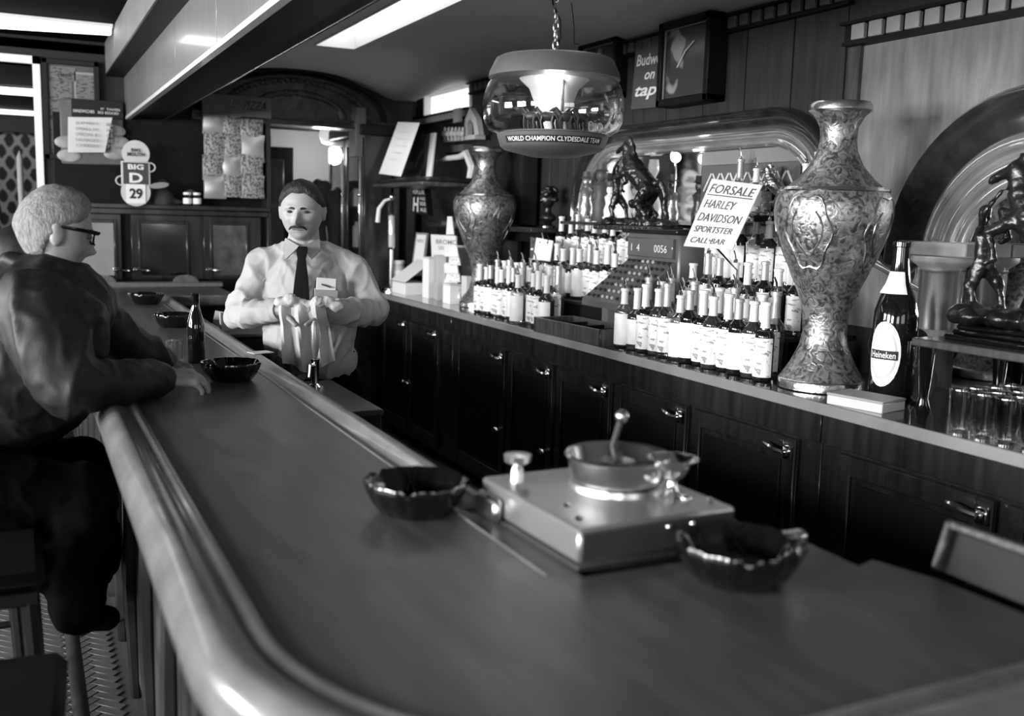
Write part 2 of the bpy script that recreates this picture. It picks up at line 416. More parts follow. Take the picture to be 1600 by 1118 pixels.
# side room
struct(MB().box(-4.2,1.2,13,13.1,0,2.6).build('wall_side_room_end',PAPER))
struct(MB().box(1.2,1.3,YB+.12,13.1,0,2.6).box(-4.3,-4.2,YB,13.1,0,2.6).build('wall_side_room',PAPER))
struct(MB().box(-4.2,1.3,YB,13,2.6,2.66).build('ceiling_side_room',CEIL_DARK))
struct(MB().box(-4.2,1.2,12.9,13,2.38,2.6).build('trim_2',GREYD))
for q,(y_,hh) in enumerate(((9.9,.05),(12.3,.035))):
    t=thing('tube_light','long white tube light across the side room ceiling, '+('nearer the opening' if q==0 else 'farther from the opening'),'ceiling light',(0,y_,2.6),0,'side room tube lights')
    bx('housing',WHITE,t,-3.6,1.1,-.05,.05,-.03,0); bx('tube',TUBE,t,-3.6,1.1,-.035,.035,-.03-hh,-.03,.01)
t=thing('tube_light','long white tube light on the dark ceiling left of the beam','ceiling light',(0,6.75,2.68))
bx('housing',WHITE,t,-3.2,.55,-.06,.06,-.02,0); MB().add([(-3.2,-.04,-.19),(.54,-.04,-.055),(.54,.04,-.055),(-3.2,.04,-.19),(-3.2,-.04,-.02),(.54,-.04,-.02),(.54,.04,-.02),(-3.2,.04,-.02)],[(0,3,2,1),(4,5,6,7),(0,1,5,4),(1,2,6,5),(2,3,7,6),(3,0,4,7)]).build('tube',TUBE,t)
# left ceiling, stepped beam, fascia
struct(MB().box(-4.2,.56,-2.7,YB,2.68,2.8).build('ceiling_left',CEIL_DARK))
struct(MB().box(.56,.58,-2.7,YB,2.475,2.8).build('trim_3',STEPC))
struct(MB().box(.56,.70,-2.7,YB,2.46,2.475).build('trim_4',WOOD_BLACK))
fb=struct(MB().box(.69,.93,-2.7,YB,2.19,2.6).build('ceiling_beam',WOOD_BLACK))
q=0
for y0 in np.arange(-2.7,7.3,1.1):
    bx('panel',WOOD_FASCIA,fb,.676,.69,y0+.003,min(y0+1.1,YB)-.003,2.20,2.49,.001)
bx('bead',LEDGE,fb,.66,.676,-2.7,YB,2.487,2.505,.006)
MB().sweep([(.672,-2.7,2.175),(.672,YB,2.175)],[(0,0),(.03,0),(.03,.03),(.012,.034),(0,.02)]).build('lower_trim',mat('pale_trim',.75,.25,coat=.4),fb)
MB().tube([(.925,-2.7,2.188),(.925,YB,2.188)],.004,6).build('edge_wire',CHROME,fb)
# vaulted plaster ceiling over the back bar with skylight well
prof=[(.93,2.42),(1.05,2.52),(1.2,2.60),(1.4,2.655),(1.6,2.675),(1.8,2.68),(2.0,2.68),(2.25,2.67),(2.5,2.645),(2.75,2.605),(3.0,2.545),(3.1,2.53)]
ys=[-2.7,-.5,1.5,3.0,4.6,5.8,6.3,6.7,7.0,7.15,7.3,YB,8.2]
def vz(x,y):
    z=np.interp(x,[p[0] for p in prof],[p[1] for p in prof])
    t=max(0,min(1,(y-6.7)/.8)); t=t*t*(3-2*t)*max(0,min(1,(2.95-x)/.35))
    z2=2.18+.42*math.sqrt(max(0,1-((x-1.85)/.98)**2)) if abs(x-1.85)<.98 else 2.18
    return z*(1-t)+min(z,max(z2,2.2))*t
vs=[];fs=[]; X=[p[0] for p in prof]; X=sorted(set(list(np.linspace(.93,3.1,30))+[1.80,2.06])); nx=len(X)
for y in ys:
    for x in X: vs.append((x,y,vz(x,y)))
for j in range(len(ys)-1):
    for i in range(nx-1):
        if 1.80-1e-6<=X[i] and X[i+1]<=2.06+1e-6 and 3.0<=ys[j] and ys[j+1]<=6.7: continue
        if ys[j]>=YB and X[i]<2.72: continue
        fs.append((j*nx+i,j*nx+i+1,(j+1)*nx+i+1,(j+1)*nx+i))
o=bpy.data.meshes.new('ceiling'); o.from_pydata(vs,[],fs); o.materials.append(CEIL); o.polygons.foreach_set('use_smooth',[True]*len(o.polygons)); cz=struct(link('ceiling',o))
s_=thing('skylight','long glowing skylight set in the plaster ceiling above the back bar','skylight',(1.93,4.85,2.68))
MB().box(-.145,-.13,-1.85,1.85,-.005,.25).box(.13,.145,-1.85,1.85,-.005,.25).box(-.145,.145,1.85,1.87,-.005,.25).box(-.145,.145,-1.87,-1.85,-.005,.25).build('well',mat('well_plaster',.6,.7),s_)
bx('glass',LIT,s_,-.13,.13,-1.85,1.85,.2,.23,.001)
struct(MB().box(.93,3.4,-2.7,YB+.1,2.93,3.0).build('roof_slab',CEIL_DARK))
# right wall, dark panelled, with boards
wr=struct(MB().box(XW,XW+.15,-2.7,6.85,0,2.6).box(XW,XW+.15,6.85,8.0,0,2.38).box(XW,XW+.15,7.85,8,2.38,2.6).box(XW,XW+.15,6.85,7.85,2.56,2.6).build('wall_right',WOOD_WALL))
# lit clerestory opening above the lower cornice
f=thing('clerestory_window','small white bright window high on the wall beside the dentil cornice','window',(XW,7.36,2.365))
bx('reveal',WHITE,f,-.005,.1,-.48,.48,.0,.02);bx('reveal',WHITE,f,-.005,.1,-.48,.48,.18,.20);bx('reveal',WHITE,f,-.005,.1,-.48,-.46,.02,.18);bx('reveal',WHITE,f,-.005,.1,.46,.48,.02,.18)
bx('pane',mat('frosted_pane',.8,.5,emit=1.1),f,.06,.07,-.46,.46,.02,.18)
# dentil cornices: each block its own piece
def cornice(name,y0,y1,x,z,dh,pitch,dw,m,mb):
    c=struct(MB().box(x-.03,XW+.01,y0,y1,z+dh,z+dh+.012).box(x+.0,XW+.01,y0,y1,z,z+dh).box(x-.012,XW+.01,y0,y1,z-.014,z).build(name,mb))
    me=MB().box(-.022,0,-dw/2,dw/2,0,dh-.004,.003).mesh('dentil',m); y=y0+pitch/2
    while y<y1-.01: link('dentil',me,c,(x,y,z+.002)); y+=pitch
    return c
DEN=mat('dentil_wood',.10,.5,vary=.3); DENL=mat('dentil_light',.28,.5,vary=.3)
cornice('trim_5',3.1,6.86,XW-.02,2.475,.055,.085,.055,DEN,WOOD_BLACK)
cornice('trim_6',6.87,8.1,XW-.02,2.31,.05,.06,.038,DENL,WOOD_BLACK)
cornice('trim_7',1.1,3.08,XW-.06,2.305,.062,.088,.066,DENL,WOOD_BLACK)
# projecting bay at the right under its cornice
struct(MB().box(XW-.03,XW+.01,3.02,3.08,1.2,2.3).build('trim_8',WOOD_MID))
pan=struct(MB().box(XW-.012,XW+.01,1.1,3.02,1.2,2.3).build('wall_right_bay',mat('bay_board',.16,.55,vary=.4,grain=(6,6,.9),vscale=4)))
# boards of the dark wood wall
for i,y in enumerate(np.arange(3.12,6.8,.31)):
    MB().box(XW-.008,XW+.01,y+.002,y+.306,1.0,2.46,.002).build('wall_board',WOOD_WALL,wr)

# =====================================================================  MAIN BAR
def inner(n=22):
    P=[(.275,7.15),(.275,6.0),(.275,4.5),(.275,3.2),(.275,2.2),(.275,1.6)]
    for i in range(n+1):
        a=PI+ (PI/2)*i/n; P.append((.70+.425*math.cos(a),1.25+.46*math.sin(a)))
    P+=[(.9,.79),(1.1,.79),(1.285,.79)]
    return P
IN=inner()
bar=thing('bar_counter','long curved wooden drinking bar with a thick rolled rail','bar counter')
out=IN[::-1]  # from near right end round to far end
poly=[(x,y) for x,y in IN]+[(1.28,1.045),(1.25,1.16),(1.205,1.145),(1.21,1.27),(.76,1.27),(.76,6.4),(1.22,6.4),(1.22,7.15)]
# triangulate polygon top by hand through bmesh
def polyslab(poly,z0,z1,name,m,parent):
    import bmesh
    bm=bmesh.new(); vs=[bm.verts.new((x,y,z1)) for x,y in poly]; f=bm.faces.new(vs)
    r=bmesh.ops.extrude_face_region(bm,geom=[f]); 
    for v in r['geom']:
        if isinstance(v,bmesh.types.BMVert): v.co.z=z0
    bmesh.ops.triangulate(bm,faces=bm.faces[:]); bmesh.ops.recalc_face_normals(bm,faces=bm.faces)
    me=bpy.data.meshes.new(name); bm.to_mesh(me); bm.free(); me.materials.append(m); return link(name,me,parent)
polyslab(poly,1.0,1.05,'bar_top',BARTOP,bar)
railp=[(0,1.048),(.008,1.058),(.018,1.061),(.028,1.056),(.036,1.053),(.046,1.057),(.062,1.066),(.078,1.064),(.092,1.054),(.102,1.038),(.107,1.018),(.105,.995),(.095,.975),(.075,.962),(.045,.957),(.01,.957),(0,.97)]
# dense path for a smooth rail; side = tangent x up points outward when walking from the far end
dense=[]
for i in range(len(IN)-1):
    a,b=Vector(IN[i]),Vector(IN[i+1]); n=max(1,int((b-a).length/.12))
    for k in range(n): dense.append(tuple(a.lerp(b,k/n)))
dense.append(IN[-1])
path=[(x,y,0) for x,y in dense]
MB().sweep(path,[(a,b) for a,b in railp]).build('rail',RAIL,bar,60)
# service side ledge
lp=[(0,1.045),(0,1.066),(-.006,1.073),(-.022,1.075),(-.03,1.070),(-.034,1.058),(-.05,1.051),(-.06,1.045)]
MB().sweep([(.775,6.42,0),(.775,4,0),(.775,1.665,0)],[(-a,b) for a,b in lp]).build('ledge',LEDGE,bar,50)
MB().box(1.10,1.21,1.262,1.292,1.045,1.072,.008).build('ledge',LEDGE,bar)
MB().box(.705,.709,1.29,6.4,1.0495,1.0535,.001).build('bead',LEDGE,bar)
# far cross ledge with carved fan ornaments
MB().box(.25,1.25,7.1,7.2,1.05,1.085,.006).build('ledge',LEDGE,bar); MB().box(.78,1.25,6.38,6.42,.99,1.055,.006).build('ledge',LEDGE,bar)
for px in (160,290):
    p=at(px,437,y=7.14); b=MB(); n=14
    pts=[(.085*math.cos(PI*i/n),.05*math.sin(PI*i/n)) for i in range(n+1)]
    b.M=frame((p.x,7.15,1.083),(1,0,0),(0,0,1)); b.prism(pts,0,.02)
    for i in range(1,9):
        a=PI*i/9; b.tube([(.01*math.cos(a),.01*math.sin(a),.021),(.078*math.cos(a),.044*math.sin(a),.021)],.004,5)
    b.build('fan_ornament',LEDGE,bar)
# front body below the rail: carcass and raised panels
off=[(x,y) for x,y in IN]
bodyp=[]
for i in range(len(path)):
    t=Vector(path[min(i+1,len(path)-1)])-Vector(path[max(0,i-1)]); t.normalize(); sd=t.cross(Vector((0,0,1)))
    bodyp.append(Vector(path[i])-sd*.0)
MB().sweep([tuple(p) for p in bodyp],[(-.03,.0),(.0,.0),(.0,.12),(-.015,.125),(-.015,.96),(-.03,.96)]).build('front_body',WOOD_DARK,bar)
bx('back_body',WOOD_BLACK,bar,.70,.74,1.32,6.36,0,1.0); bx('end_body',WOOD_BLACK,bar,.74,1.20,6.44,6.48,0,1.0); bx('end_body',WOOD_BLACK,bar,.74,1.20,1.2,1.23,0,1.0)
CARVEP=mat('carved_panel',.06,.35,bump=1,bscale=9,vary=.7,vscale=9)
y=1.7
while y<6.9:
    bx('front_panel',CARVEP,bar,.262,.292,y+.03,y+.40,.2,.86,.012)
    MB().tube([(.262,y,.15),(.255,y,.5),(.262,y,.93)],[.02,.028,.02],8).build('pilaster',WOOD_DARK,bar)
    y+=.43
MB().tube([(.1,y_,.2) for y_ in (1.6,4,7)],.022,10).build('foot_rail',BLACKM,bar)
for y_ in (2,3.4,4.8,6.2): MB().tube([(.1,y_,.2),(.27,y_,.24)],.012,8).build('rail_bracket',BLACKM,bar)

# raised drain tray against the right end of the bar
t=thing('bar_end_panel','low grey framed panel standing up along the right end of the bar','panel')
p0=Vector((1.305,1.06,1.055)); p1=Vector((1.30,.55,1.055)); dz=at(1498,828,y=1.06)-p0
ex=(p1-p0).normalized(); b=MB(); b.M=frame(p0,ex,dz); Ly=.5; Lx=dz.length
b.box(0,Ly,0,Lx,-.006,0); b.build('panel_board',mat('tray_grey',.03,.9,spec=.08,vary=.2),t)
b=MB(); b.M=frame(p0,ex,dz); b.box(-.012,Ly,Lx-.004,Lx+.012,-.01,.02,.004).box(-.014,.0,0,Lx+.01,-.03,.022,.004); b.build('panel_frame',WOOD_DARK,t)
bx('panel_support',WOOD_BLACK,t,1.34,1.5,.5,1.05,0,1.09); 

# =====================================================================  BACK BAR
XF=2.37; XC=2.335
ct=thing('back_bar_worktop','long dark polished counter top of the back bar','counter')
bx('slab',COUNTER,ct,XC,XW-.01,-1.0,7.0,.985,1.02,.003)
bx('edging',EDGE,ct,XC-.012,XC,-1.0,7.0,.982,1.02,.003)
# joint positions of the cabinets from the photograph
units=[(7.0,5.66),(5.66,2.46),(2.46,1.1),(1.1,-1.0)]
lm1=MB().box(-.02,0,-.024,.012,-.026,.026,.005).box(-.03,-.018,-.014,.006,-.014,.014,.005).tube([(-.026,0,.0),(-.034,.03,.004),(-.032,.075,.012),(-.028,.1,.014)],[.01,.012,.01,.005],8).mesh('latch',CHROME)
lm2=MB().sphere((-.02,0,0),(.014,.022,.014),12,8).tube([(0,0,0),(-.02,0,0)],.008,8).tube([(-.026,-.03,-.004),(-.03,0,.008),(-.026,.03,-.004)],.006,8).mesh('knob',CHROME)
names=['at the far end beside the bartender','long middle run under the bottles','right unit under the big bottle','nearest unit beyond the frame']
for (ya,yb),nm in zip(units,names):
    c=thing('back_bar_cabinet','dark wooden back bar cabinet, '+nm,'cabinet',(0,0,0))
    bx('carcass',WOOD_DARK,c,XF+.012,XW-.02,yb+.002,ya-.002,.06,.983,.002); bx('plinth',WOOD_BLACK,c,XF+.05,XW-.05,yb+.01,ya-.01,0,.06)
    bx('fascia',WOOD_DARK,c,XF,XF+.012,yb+.003,ya-.003,.875,.98,.002)
    if ya>6.9: doors=[(6.93,6.42,0),(6.38,5.84,1)]
    elif ya>5: doors=[(5.55,4.86,2),(4.82,4.31,2),(4.27,3.77,2),(3.73,3.19,2),(3.15,2.56,2)]
    elif ya>2: doors=[(2.36,1.78,2),(1.74,1.16,2)]
    else: doors=[(.98,.3,2),(.26,-.4,2)]
    for (a,b_,k) in doors:
        d=bx('door',WOOD_DARK,c,XF-.004,XF+.012,b_,a,.10,.865,.003)
        # frame members with a recessed field
        for (y0,y1,z0,z1) in ((b_,b_+.055,.10,.865),(a-.055,a,.10,.865),(b_+.055,a-.055,.80,.865),(b_+.055,a-.055,.10,.17)):
            bx('door_rail',WOOD_DARK,d,XF-.016,XF-.004,y0,y1,z0,z1,.004)
        bx('door_field',WOOD_BLACK,d,XF-.012,XF-.004,b_+.075,a-.075,.19,.78,.006)
        if k<2: link('knob',lm2,d,(XF-.012,(b_+.02 if k==0 else a-.03),.44)); link('latch',lm1,d,(XF-.016,b_+.03,.83))
        else:
            link('latch',lm1,d,(XF-.016,b_+.03,.818)); link('knob',lm2,d,(XF-.014,b_+.05,.418))
# =====================================================================  BACK BAR: ARCHES, MIRRORS, SHELVES
def arch_path(yl,yr,ztop,zb,rl,rr,n=14):
    """path in the wall plane from the far foot (large y) over the top to the near foot"""
    P=[(0,yl,zb)]
    for i in range(n+1):
        a=PI/2*i/n; P.append((0,yl-rl+rl*math.cos(a),ztop-rl*1.0+rl*math.sin(a)))
    for i in range(n+1):
        a=PI/2*i/n; P.append((0,yr+rr-rr*math.sin(a),ztop-rr+rr*math.cos(a)))
    P.append((0,yr,zb)); return P
ARCHM=mat('black_lacquer',.02,.12,vary=.5,grain=(3,3,3),coat=.8)
ARCHG=mat('arch_reflection_tone',.75,.12,metal=.85,vary=.12,vscale=9,coat=1)  # pale metallic tone puts the window reflections into the moulding colour
def arch(name,label,yl,yr,ztop,rad,band,zb=1.53):
    a=thing(name,label,'arch frame',(XW-.02,0,0))
    P=arch_path(yl,yr,ztop,zb,rad,rad)
    def sw(nm,prof,m): MB().sweep([Vector(p) for p in P],prof,up=(1,0,0)).build(nm,m,a,50)
    # offsets: first = inwards to the arch centre, second = +x (into the wall)
    s=-1
    sw('outer_moulding',[(0,0),(0,-.03),(s*.012,-.045),(s*.03,-.04),(s*.05,-.02),(s*band*.30,-.008),(s*band*.42,.0),(s*band*.42,.02),(0,.02)],ARCHM)
    b=band
    sw('cove_moulding',[(s*b*.42,.0),(s*b*.46,-.018),(s*b*.53,-.03),(s*b*.60,-.024),(s*b*.64,.0),(s*b*.64,.02),(s*b*.42,.02)],ARCHG)
    sw('inner_moulding',[(s*b*.64,.0),(s*b*.70,-.02),(s*b*.78,-.024),(s*b*.84,-.01),(s*b*.9,-.02),(s*b*.97,-.016),(s*b,.0),(s*b,.02),(s*b*.64,.02)],ARCHG)
    # mirror inside
    Q=arch_path(yl-band+.01,yr+band-.01,ztop-band+.01,1.02,max(.05,rad-band),max(.05,rad-band))
    mb=MB(); n=len(Q); vs=[(.002,p[1],p[2]) for p in Q]+[(.008,p[1],p[2]) for p in Q]
    mb.add(vs,[tuple(range(n)),tuple(range(n,2*n))[::-1]]+[(i,i+1,n+i+1,n+i) for i in range(n-1)]); mb.build('mirror',MIRROR,a)
    return a
A1=arch('arch_frame','wide glossy arched frame around the middle mirror behind the bottles',5.25,3.05,2.095,.46,.17)
A2=arch('arch_frame','glossy round arch frame at the right edge, reflections coloured into its moulding bands',2.80,.60,2.07,.60,.34)
# imposts and columns carrying the arches
COLM=mat('column_metal',.45,.3,metal=.9,vary=.2)
def column(y,lab,zb):
    c=thing('column',lab,'column',(XW-.13,y,0))
    MB().lathe([(.07,zb),(.07,1.44),(.074,1.45),(.07,1.455)],28).build('shaft',COLM,c)
    MB().lathe([(.07,1.455),(.085,1.468),(.10,1.478),(.105,1.485),(.105,1.50),(.0,1.50)],28).build('capital',mat('pale_capital',.3,.4),c)
    return c
column(at(1467,470,x=2.87).y,'polished metal column under the right arch beside the dark beer bottle',1.248)
MB_=bx('impost',mat('impost_wood',.2,.35,vary=.3),A2,-.22,-.0,at(1510,385,x=2.76).y,at(1400,380,x=2.76).y,1.502,1.55,.004)
# display shelves (stepped) behind the bottles
sh1=thing('display_shelf','stepped dark shelves carrying bottles left of the cash register','shelf')
sh=thing('display_shelf','stepped dark shelves carrying bottles right of the cash register','shelf')
for (x0,ztop,ya,yb) in ((2.62,1.16,5.28,4.25),(2.78,1.335,5.28,4.25),(2.62,1.16,3.72,2.95),(2.78,1.335,3.72,2.95)):
    bx('step_board',WOOD_DARK,sh1 if ya>5 else sh,x0,XW-.02,yb,ya,ztop-.018,ztop,.003); bx('step_riser',WOOD_BLACK,sh1 if ya>5 else sh,x0+.01,x0+.025,yb,ya,1.021,ztop-.018,.001)
sr=thing('display_shelf','dark shelf on black legs under the right bronze statue','shelf')
bx('board',WOOD_MID,sr,2.55,XW-.02,1.15,2.28,1.222,1.248,.004)
for x in (2.58,2.93):
    for y in (2.24,1.2): MB().tube([(x,y,1.02),(x,y,1.06),(x,y,1.12),(x,y,1.222)],[.026,.016,.022,.028],10).build('leg',BLACK,sr)
# shelf left of arch with bracket
sl=thing('wall_shelf','narrow dark shelf on the wall behind the far vase','shelf')
bx('board',WOOD_DARK,sl,2.72,XW-.01,5.30,7.0,1.50,1.53,.003); bx('apron',WOOD_BLACK,sl,2.8,2.82,5.3,7.0,1.44,1.5,.002)
# dark plank posts on the wall between arch and vase
for px,wd in ((815,.06),(650,.05)):
    p=at(px,250,x=XW-.03); bx('wall_post',WOOD_BLACK,wr,XW-.03,XW+.005,p.y-wd/2,p.y+wd/2,1.0,2.46,.004)

# =====================================================================  BOTTLES
def bottle_profile(h,r,neck=.014,sh=.60,nk=.74):
    return [(0,0.004),(r*.8,0),(r*.97,.004),(r,.012),(r,h*sh*.98),(r*.97,h*(sh+.025)),(r*.8,h*(sh+.065)),(r*.5,h*(nk-.04)),(neck*1.15,h*nk),(neck,h*(nk+.03)),(neck,h*.93),(neck*1.25,h*.935),(neck*1.25,h*.955),(neck*.9,h*.96),(0,h*.96)]
def make_bottle_meshes(key,h,r,glass,labz=(.12,.52),foil=FOILW,pour=0,neck=.014,sh=.60,nk=.74,lab=None,wrap=2.4,neckw=True):
    P=bottle_profile(h,r,neck,sh,nk); d={}
    d['body']=MB().lathe(P,16).mesh('glass_body',glass)
    a=PI; 
    if labz: d['label']=MB().lathe([(r+.0008,h*labz[0]),(r+.0012,h*labz[0]+.001),(r+.0012,h*labz[1]-.001),(r+.0008,h*labz[1])],12,a0=a-wrap/2,a1=a+wrap/2).mesh('paper_label',lab or WHITE2)
    if foil:
        z0=h*(nk-.02); b=MB().lathe([(neck*1.3,z0),(neck*1.18,z0+.01),(neck*1.12,h*.93),(neck*1.4,h*.935),(neck*1.4,h*.975),(neck*1.2,h*.98),(0,h*.98)],12)
        d['foil']=b.mesh('neck_foil',foil)
    if pour:
        b=MB().lathe([(.011,h*.975),(.009,h+.005),(.004,h+.012)],10); b.tube([(0,0,h+.005),(-.003,.0,h+.025),(-.012,0,h+.045)],[.0045,.004,.003],8)
        d['pour']=b.mesh('pourer',CHROME)
    return d
PN={'body':'glass_body','label':'paper_label','foil':'neck_foil','pour':'pourer'}
GREYL=printed('grey_label',.35,.7,(50,50,60),.58)
TYPES=[make_bottle_meshes(0,.285,.038,GLASSA,(.07,.57),FOILW,1,lab=LABP,wrap=3.3),
 make_bottle_meshes(1,.295,.036,GLASSD,(.08,.55),FOIL,0,lab=WHITE2,wrap=3.2),
 make_bottle_meshes(2,.27,.041,GLASSC,(.06,.57),FOILW,1,lab=WHITE2,wrap=3.3),
 make_bottle_meshes(3,.30,.036,GLASSD,(.06,.54),FOILW,0,neck=.0145,sh=.56,nk=.68,lab=LABP,wrap=3.4),
 make_bottle_meshes(4,.28,.043,GLASSA,(.10,.49),FOILW,0,sh=.52,nk=.66,lab=WHITE2,wrap=3),
 make_bottle_meshes(5,.31,.037,GLASSC,(.08,.53),FOIL,1,neck=.0145,sh=.55,nk=.70,lab=LABP,wrap=3.2),
 make_bottle_meshes(6,.26,.036,GLASSD,(.15,.55),FOILW,0,lab=GREYL,wrap=2.5)]
DESC=['amber bottle with printed label','dark grey necked bottle','clear bottle with plain label','dark white necked bottle','squat amber bottle','tall clear grey necked bottle','dark bottle with grey label']
def put_bottle(t,x,y,z,label,group,s=1,rz=0,name='liquor_bottle'):
    r=thing(name,label,'bottle',(x,y,z),rz,group); r.scale=(s,s,s)
    for k,me in TYPES[t].items(): link(PN[k],me,r)
    return r
rnd=random.Random(3)
# front row, left group (from far to near)
seqL=[3,0,1,3,0,3,1,3,2,0,3,4]
for i,t in enumerate(seqL):
    y=5.40-.075*i
    if i==8: x=2.395
    else: x=2.44+.01*(i%2)
    put_bottle(t,x,y,1.02,'%s, %s from the far vase, front row'%(DESC[t],ORD[i]),'front row of bottles right of the far vase',.97+.05*rnd.random(),rnd.uniform(-.25,.25))
seqL2=[5,3,5,3,5,0,5,2,3,5]
for i,t in enumerate(seqL2):
    put_bottle(t,2.535+.008*(i%2),5.36-.082*i,1.02,'%s, %s from the far vase, second row'%(DESC[t],ORD[i]),'second row of bottles right of the far vase',1.03+.05*rnd.random(),rnd.uniform(-.3,.3))
# front row, right group (from far to near)
seqR=[2,4,3,0,5,2,1,3,0,3,1,0,3]
ysR=[3.80,3.715,3.63,3.55,3.47,3.39,3.31,3.235,3.155,3.075,3.0,2.925,2.845]
for i,(t,y) in enumerate(zip(seqR,ysR)):
    put_bottle(t,2.435+.012*(i%2),y,1.02,'%s, %s after the cash register, front row'%(DESC[t],ORD[i]),'front row of bottles left of the near vase',.99+.05*rnd.random(),rnd.uniform(-.2,.2))
seqR2=[5,3,5,2,5,0,3,5,2,3,5]
for i,t in enumerate(seqR2):
    put_bottle(t,2.535+.01*(i%2),3.76-.085*i,1.02,'%s, %s after the cash register, second row'%(DESC[t],ORD[i]),'second row of bottles left of the near vase',1.03+.06*rnd.random(),rnd.uniform(-.3,.3))
# shelf tiers
def tier(x,z,y0,y1,n,lab,grp,seq,s=1):
    for i in range(n):
        t=seq[i%len(seq)]; y=y0+(y1-y0)*i/(n-1)
        put_bottle(t,x+.01*(i%2),y,z,'%s, %s on the %s'%(DESC[t],ORD[i],lab),grp,s*(.95+.08*rnd.random()),rnd.uniform(-.3,.3))
tier(2.70,1.16,5.22,4.32,11,'lower shelf left of the register','bottles on the lower left shelf',[2,5,0,3,2,4])
tier(2.87,1.335,5.2,4.34,10,'upper shelf left of the register','bottles on the upper left shelf',[3,2,5,0,2],.92)
tier(2.70,1.16,3.66,3.0,8,'lower shelf right of the register','bottles on the lower right shelf',[6,5,1,2,4,1])
bx('step_board',WOOD_DARK,sh,2.86,XW-.07,2.98,3.66,1.585,1.60,.003)
for y_ in (3.0,3.64): bx('step_riser',WOOD_BLACK,sh,2.90,XW-.07,y_-.01,y_+.01,1.335,1.585,.001)
tier(2.90,1.60,3.62,3.42,3,'top shelf right of the register','bottles on the top right shelf',[5,2,6],.9)
tier(2.90,1.60,3.20,3.04,2,'top shelf beside the near vase','bottles at the near end of the top right shelf',[2,5],.9)
tier(2.82,1.335,3.68,3.12,7,'upper shelf right of the register','bottles on the upper right shelf',[5,2,1,5,0],1.0)
# tall dark wine bottle near the right vase
tb=make_bottle_meshes(9,.50,.042,GLASSD,(.10,.3),None,0,neck=.018,sh=.6,nk=.76,lab=WHITE2)
r=thing('liquor_bottle','tall black bottle with pale cork rising beside the near vase','bottle',(2.80,3.02,1.335))
for k,me in tb.items(): link(PN[k],me,r)
MB().lathe([(.017,.48),(.02,.5),(.021,.54),(0,.545)],12).build('cork',CREAM,r)
# giant display beer bottle
p=at(1383,625,z=1.02); h=.50; rr=.072
gb=thing('display_bottle','giant dark beer bottle with an oval white label on the counter','bottle',(p.x+.01,p.y-.01,1.02))
MB().lathe([(0,.004),(rr*.9,0),(rr,.012),(rr,.26),(rr*.97,.30),(rr*.8,.345),(rr*.5,.39),(.032,.425),(.027,.46),(.026,.51),(.03,.513),(.03,.527),(.024,.53),(0,.53)],32).build('glass_body',GLASSD,gb)
def curved_oval(r,z0,z1,half,m,name,parent,off=.0012,a=PI,lo=0):
    n=24; vs=[(-(r+off),0,0)]; 
    vs=[(math.cos(a)*(r+off),math.sin(a)*(r+off),(z0+z1)/2)]
    rings=4
    for k in range(1,rings+1):
        for i in range(n):
            g=2*PI*i/n; u=half*math.cos(g)*k/rings; z=(z0+z1)/2+(z1-z0)/2*math.sin(g)*k/rings
            rad=r+off; vs.append((math.cos(a+u)*rad,math.sin(a+u)*rad,z))
    fs=[(0,1+i,1+(i+1)%n) for i in range(n)]
    for k in range(rings-1):
        for i in range(n): fs.append((1+k*n+i,1+k*n+(i+1)%n,1+(k+1)*n+(i+1)%n,1+(k+1)*n+i))
    return MB().add(vs,fs).build(name,m,parent)
AL=PI+.28
curved_oval(rr,.055,.27,.78,WHITE2,'paper_label',gb,a=AL)
lb=curved_oval(rr,.075,.25,.62,mat('label_pale_grey',.55,.5),'label_ring',gb,.0018,a=AL)
curved_oval(rr,.09,.235,.54,WHITE2,'label_field',gb,.0024,a=AL)
n=10; vs=[];fs=[]
for i in range(n+1):
    u=AL-.66+1.32*i/n
    for z in (.145,.175): vs.append((math.cos(u)*(rr+.003),math.sin(u)*(rr+.003),z))
for i in range(n): fs.append((2*i,2*i+2,2*i+3,2*i+1))
MB().add(vs,fs).build('label_band',INK,gb)
def wrap_text(name,s,r,a0,a1,z0,z1,m,parent,shear=0,bold=0):
    o=text(name,s,(0,0,0),(1,0,0),(0,1,0),1,1,m,parent,0,shear,bold); me=o.data
    for v in me.vertices:
        u=a0+(a1-a0)*v.co.x; z=z0+(z1-z0)*v.co.y; v.co=(math.cos(u)*r,math.sin(u)*r,z)
    me.update(); return o
wrap_text('label_lettering','Heineken',rr+.004,AL-.56,AL+.56,.150,.171,WHITE2,gb,bold=.01)
MB().lathe([(.030,.435),(.0420,.392),(.059,.36)],16,a0=AL-.95,a1=AL+.95).build('neck_label',WHITE2,gb)
# box beside it, plates behind the vase, glasses
b=thing('cardboard_box','small white cardboard box lying before the giant beer bottle','box',(2.425,2.33,1.02),math.radians(12))
MB().box(-.065,.065,-.10,.10,0,.03,.002).build('tray',CREAM,b); MB().box(-.067,.067,-.102,.102,.03,.038,.002).build('lid',mat('box_lid',.34,.6),b)
for q,(z,tilt) in enumerate(((1.02,0),(1.125,0))):
    for k in range(6):
        p=thing('coaster_stack' if 0 else 'tin_plate','dark round plate on edge behind the near vase, %s in %s row'%(ORD[k],['lower','upper'][q]),'plate',(2.66+.0*k,2.47-.028*k+.04*q,z+.07+.0*q),0,'dark plates racked behind the near vase')
        b=MB(); b.M=Matrix.Rotation(PI/2,4,'X')@Matrix.Rotation(.0,4,'Y'); b.lathe([(0,0),(.045,0),(.052,.004),(.068,.010),(.0695,.012),(.066,.013),(.05,.008),(0,.004)],28); b.build('plate',mat('dark_enamel',.05,.18,coat=.5),p)
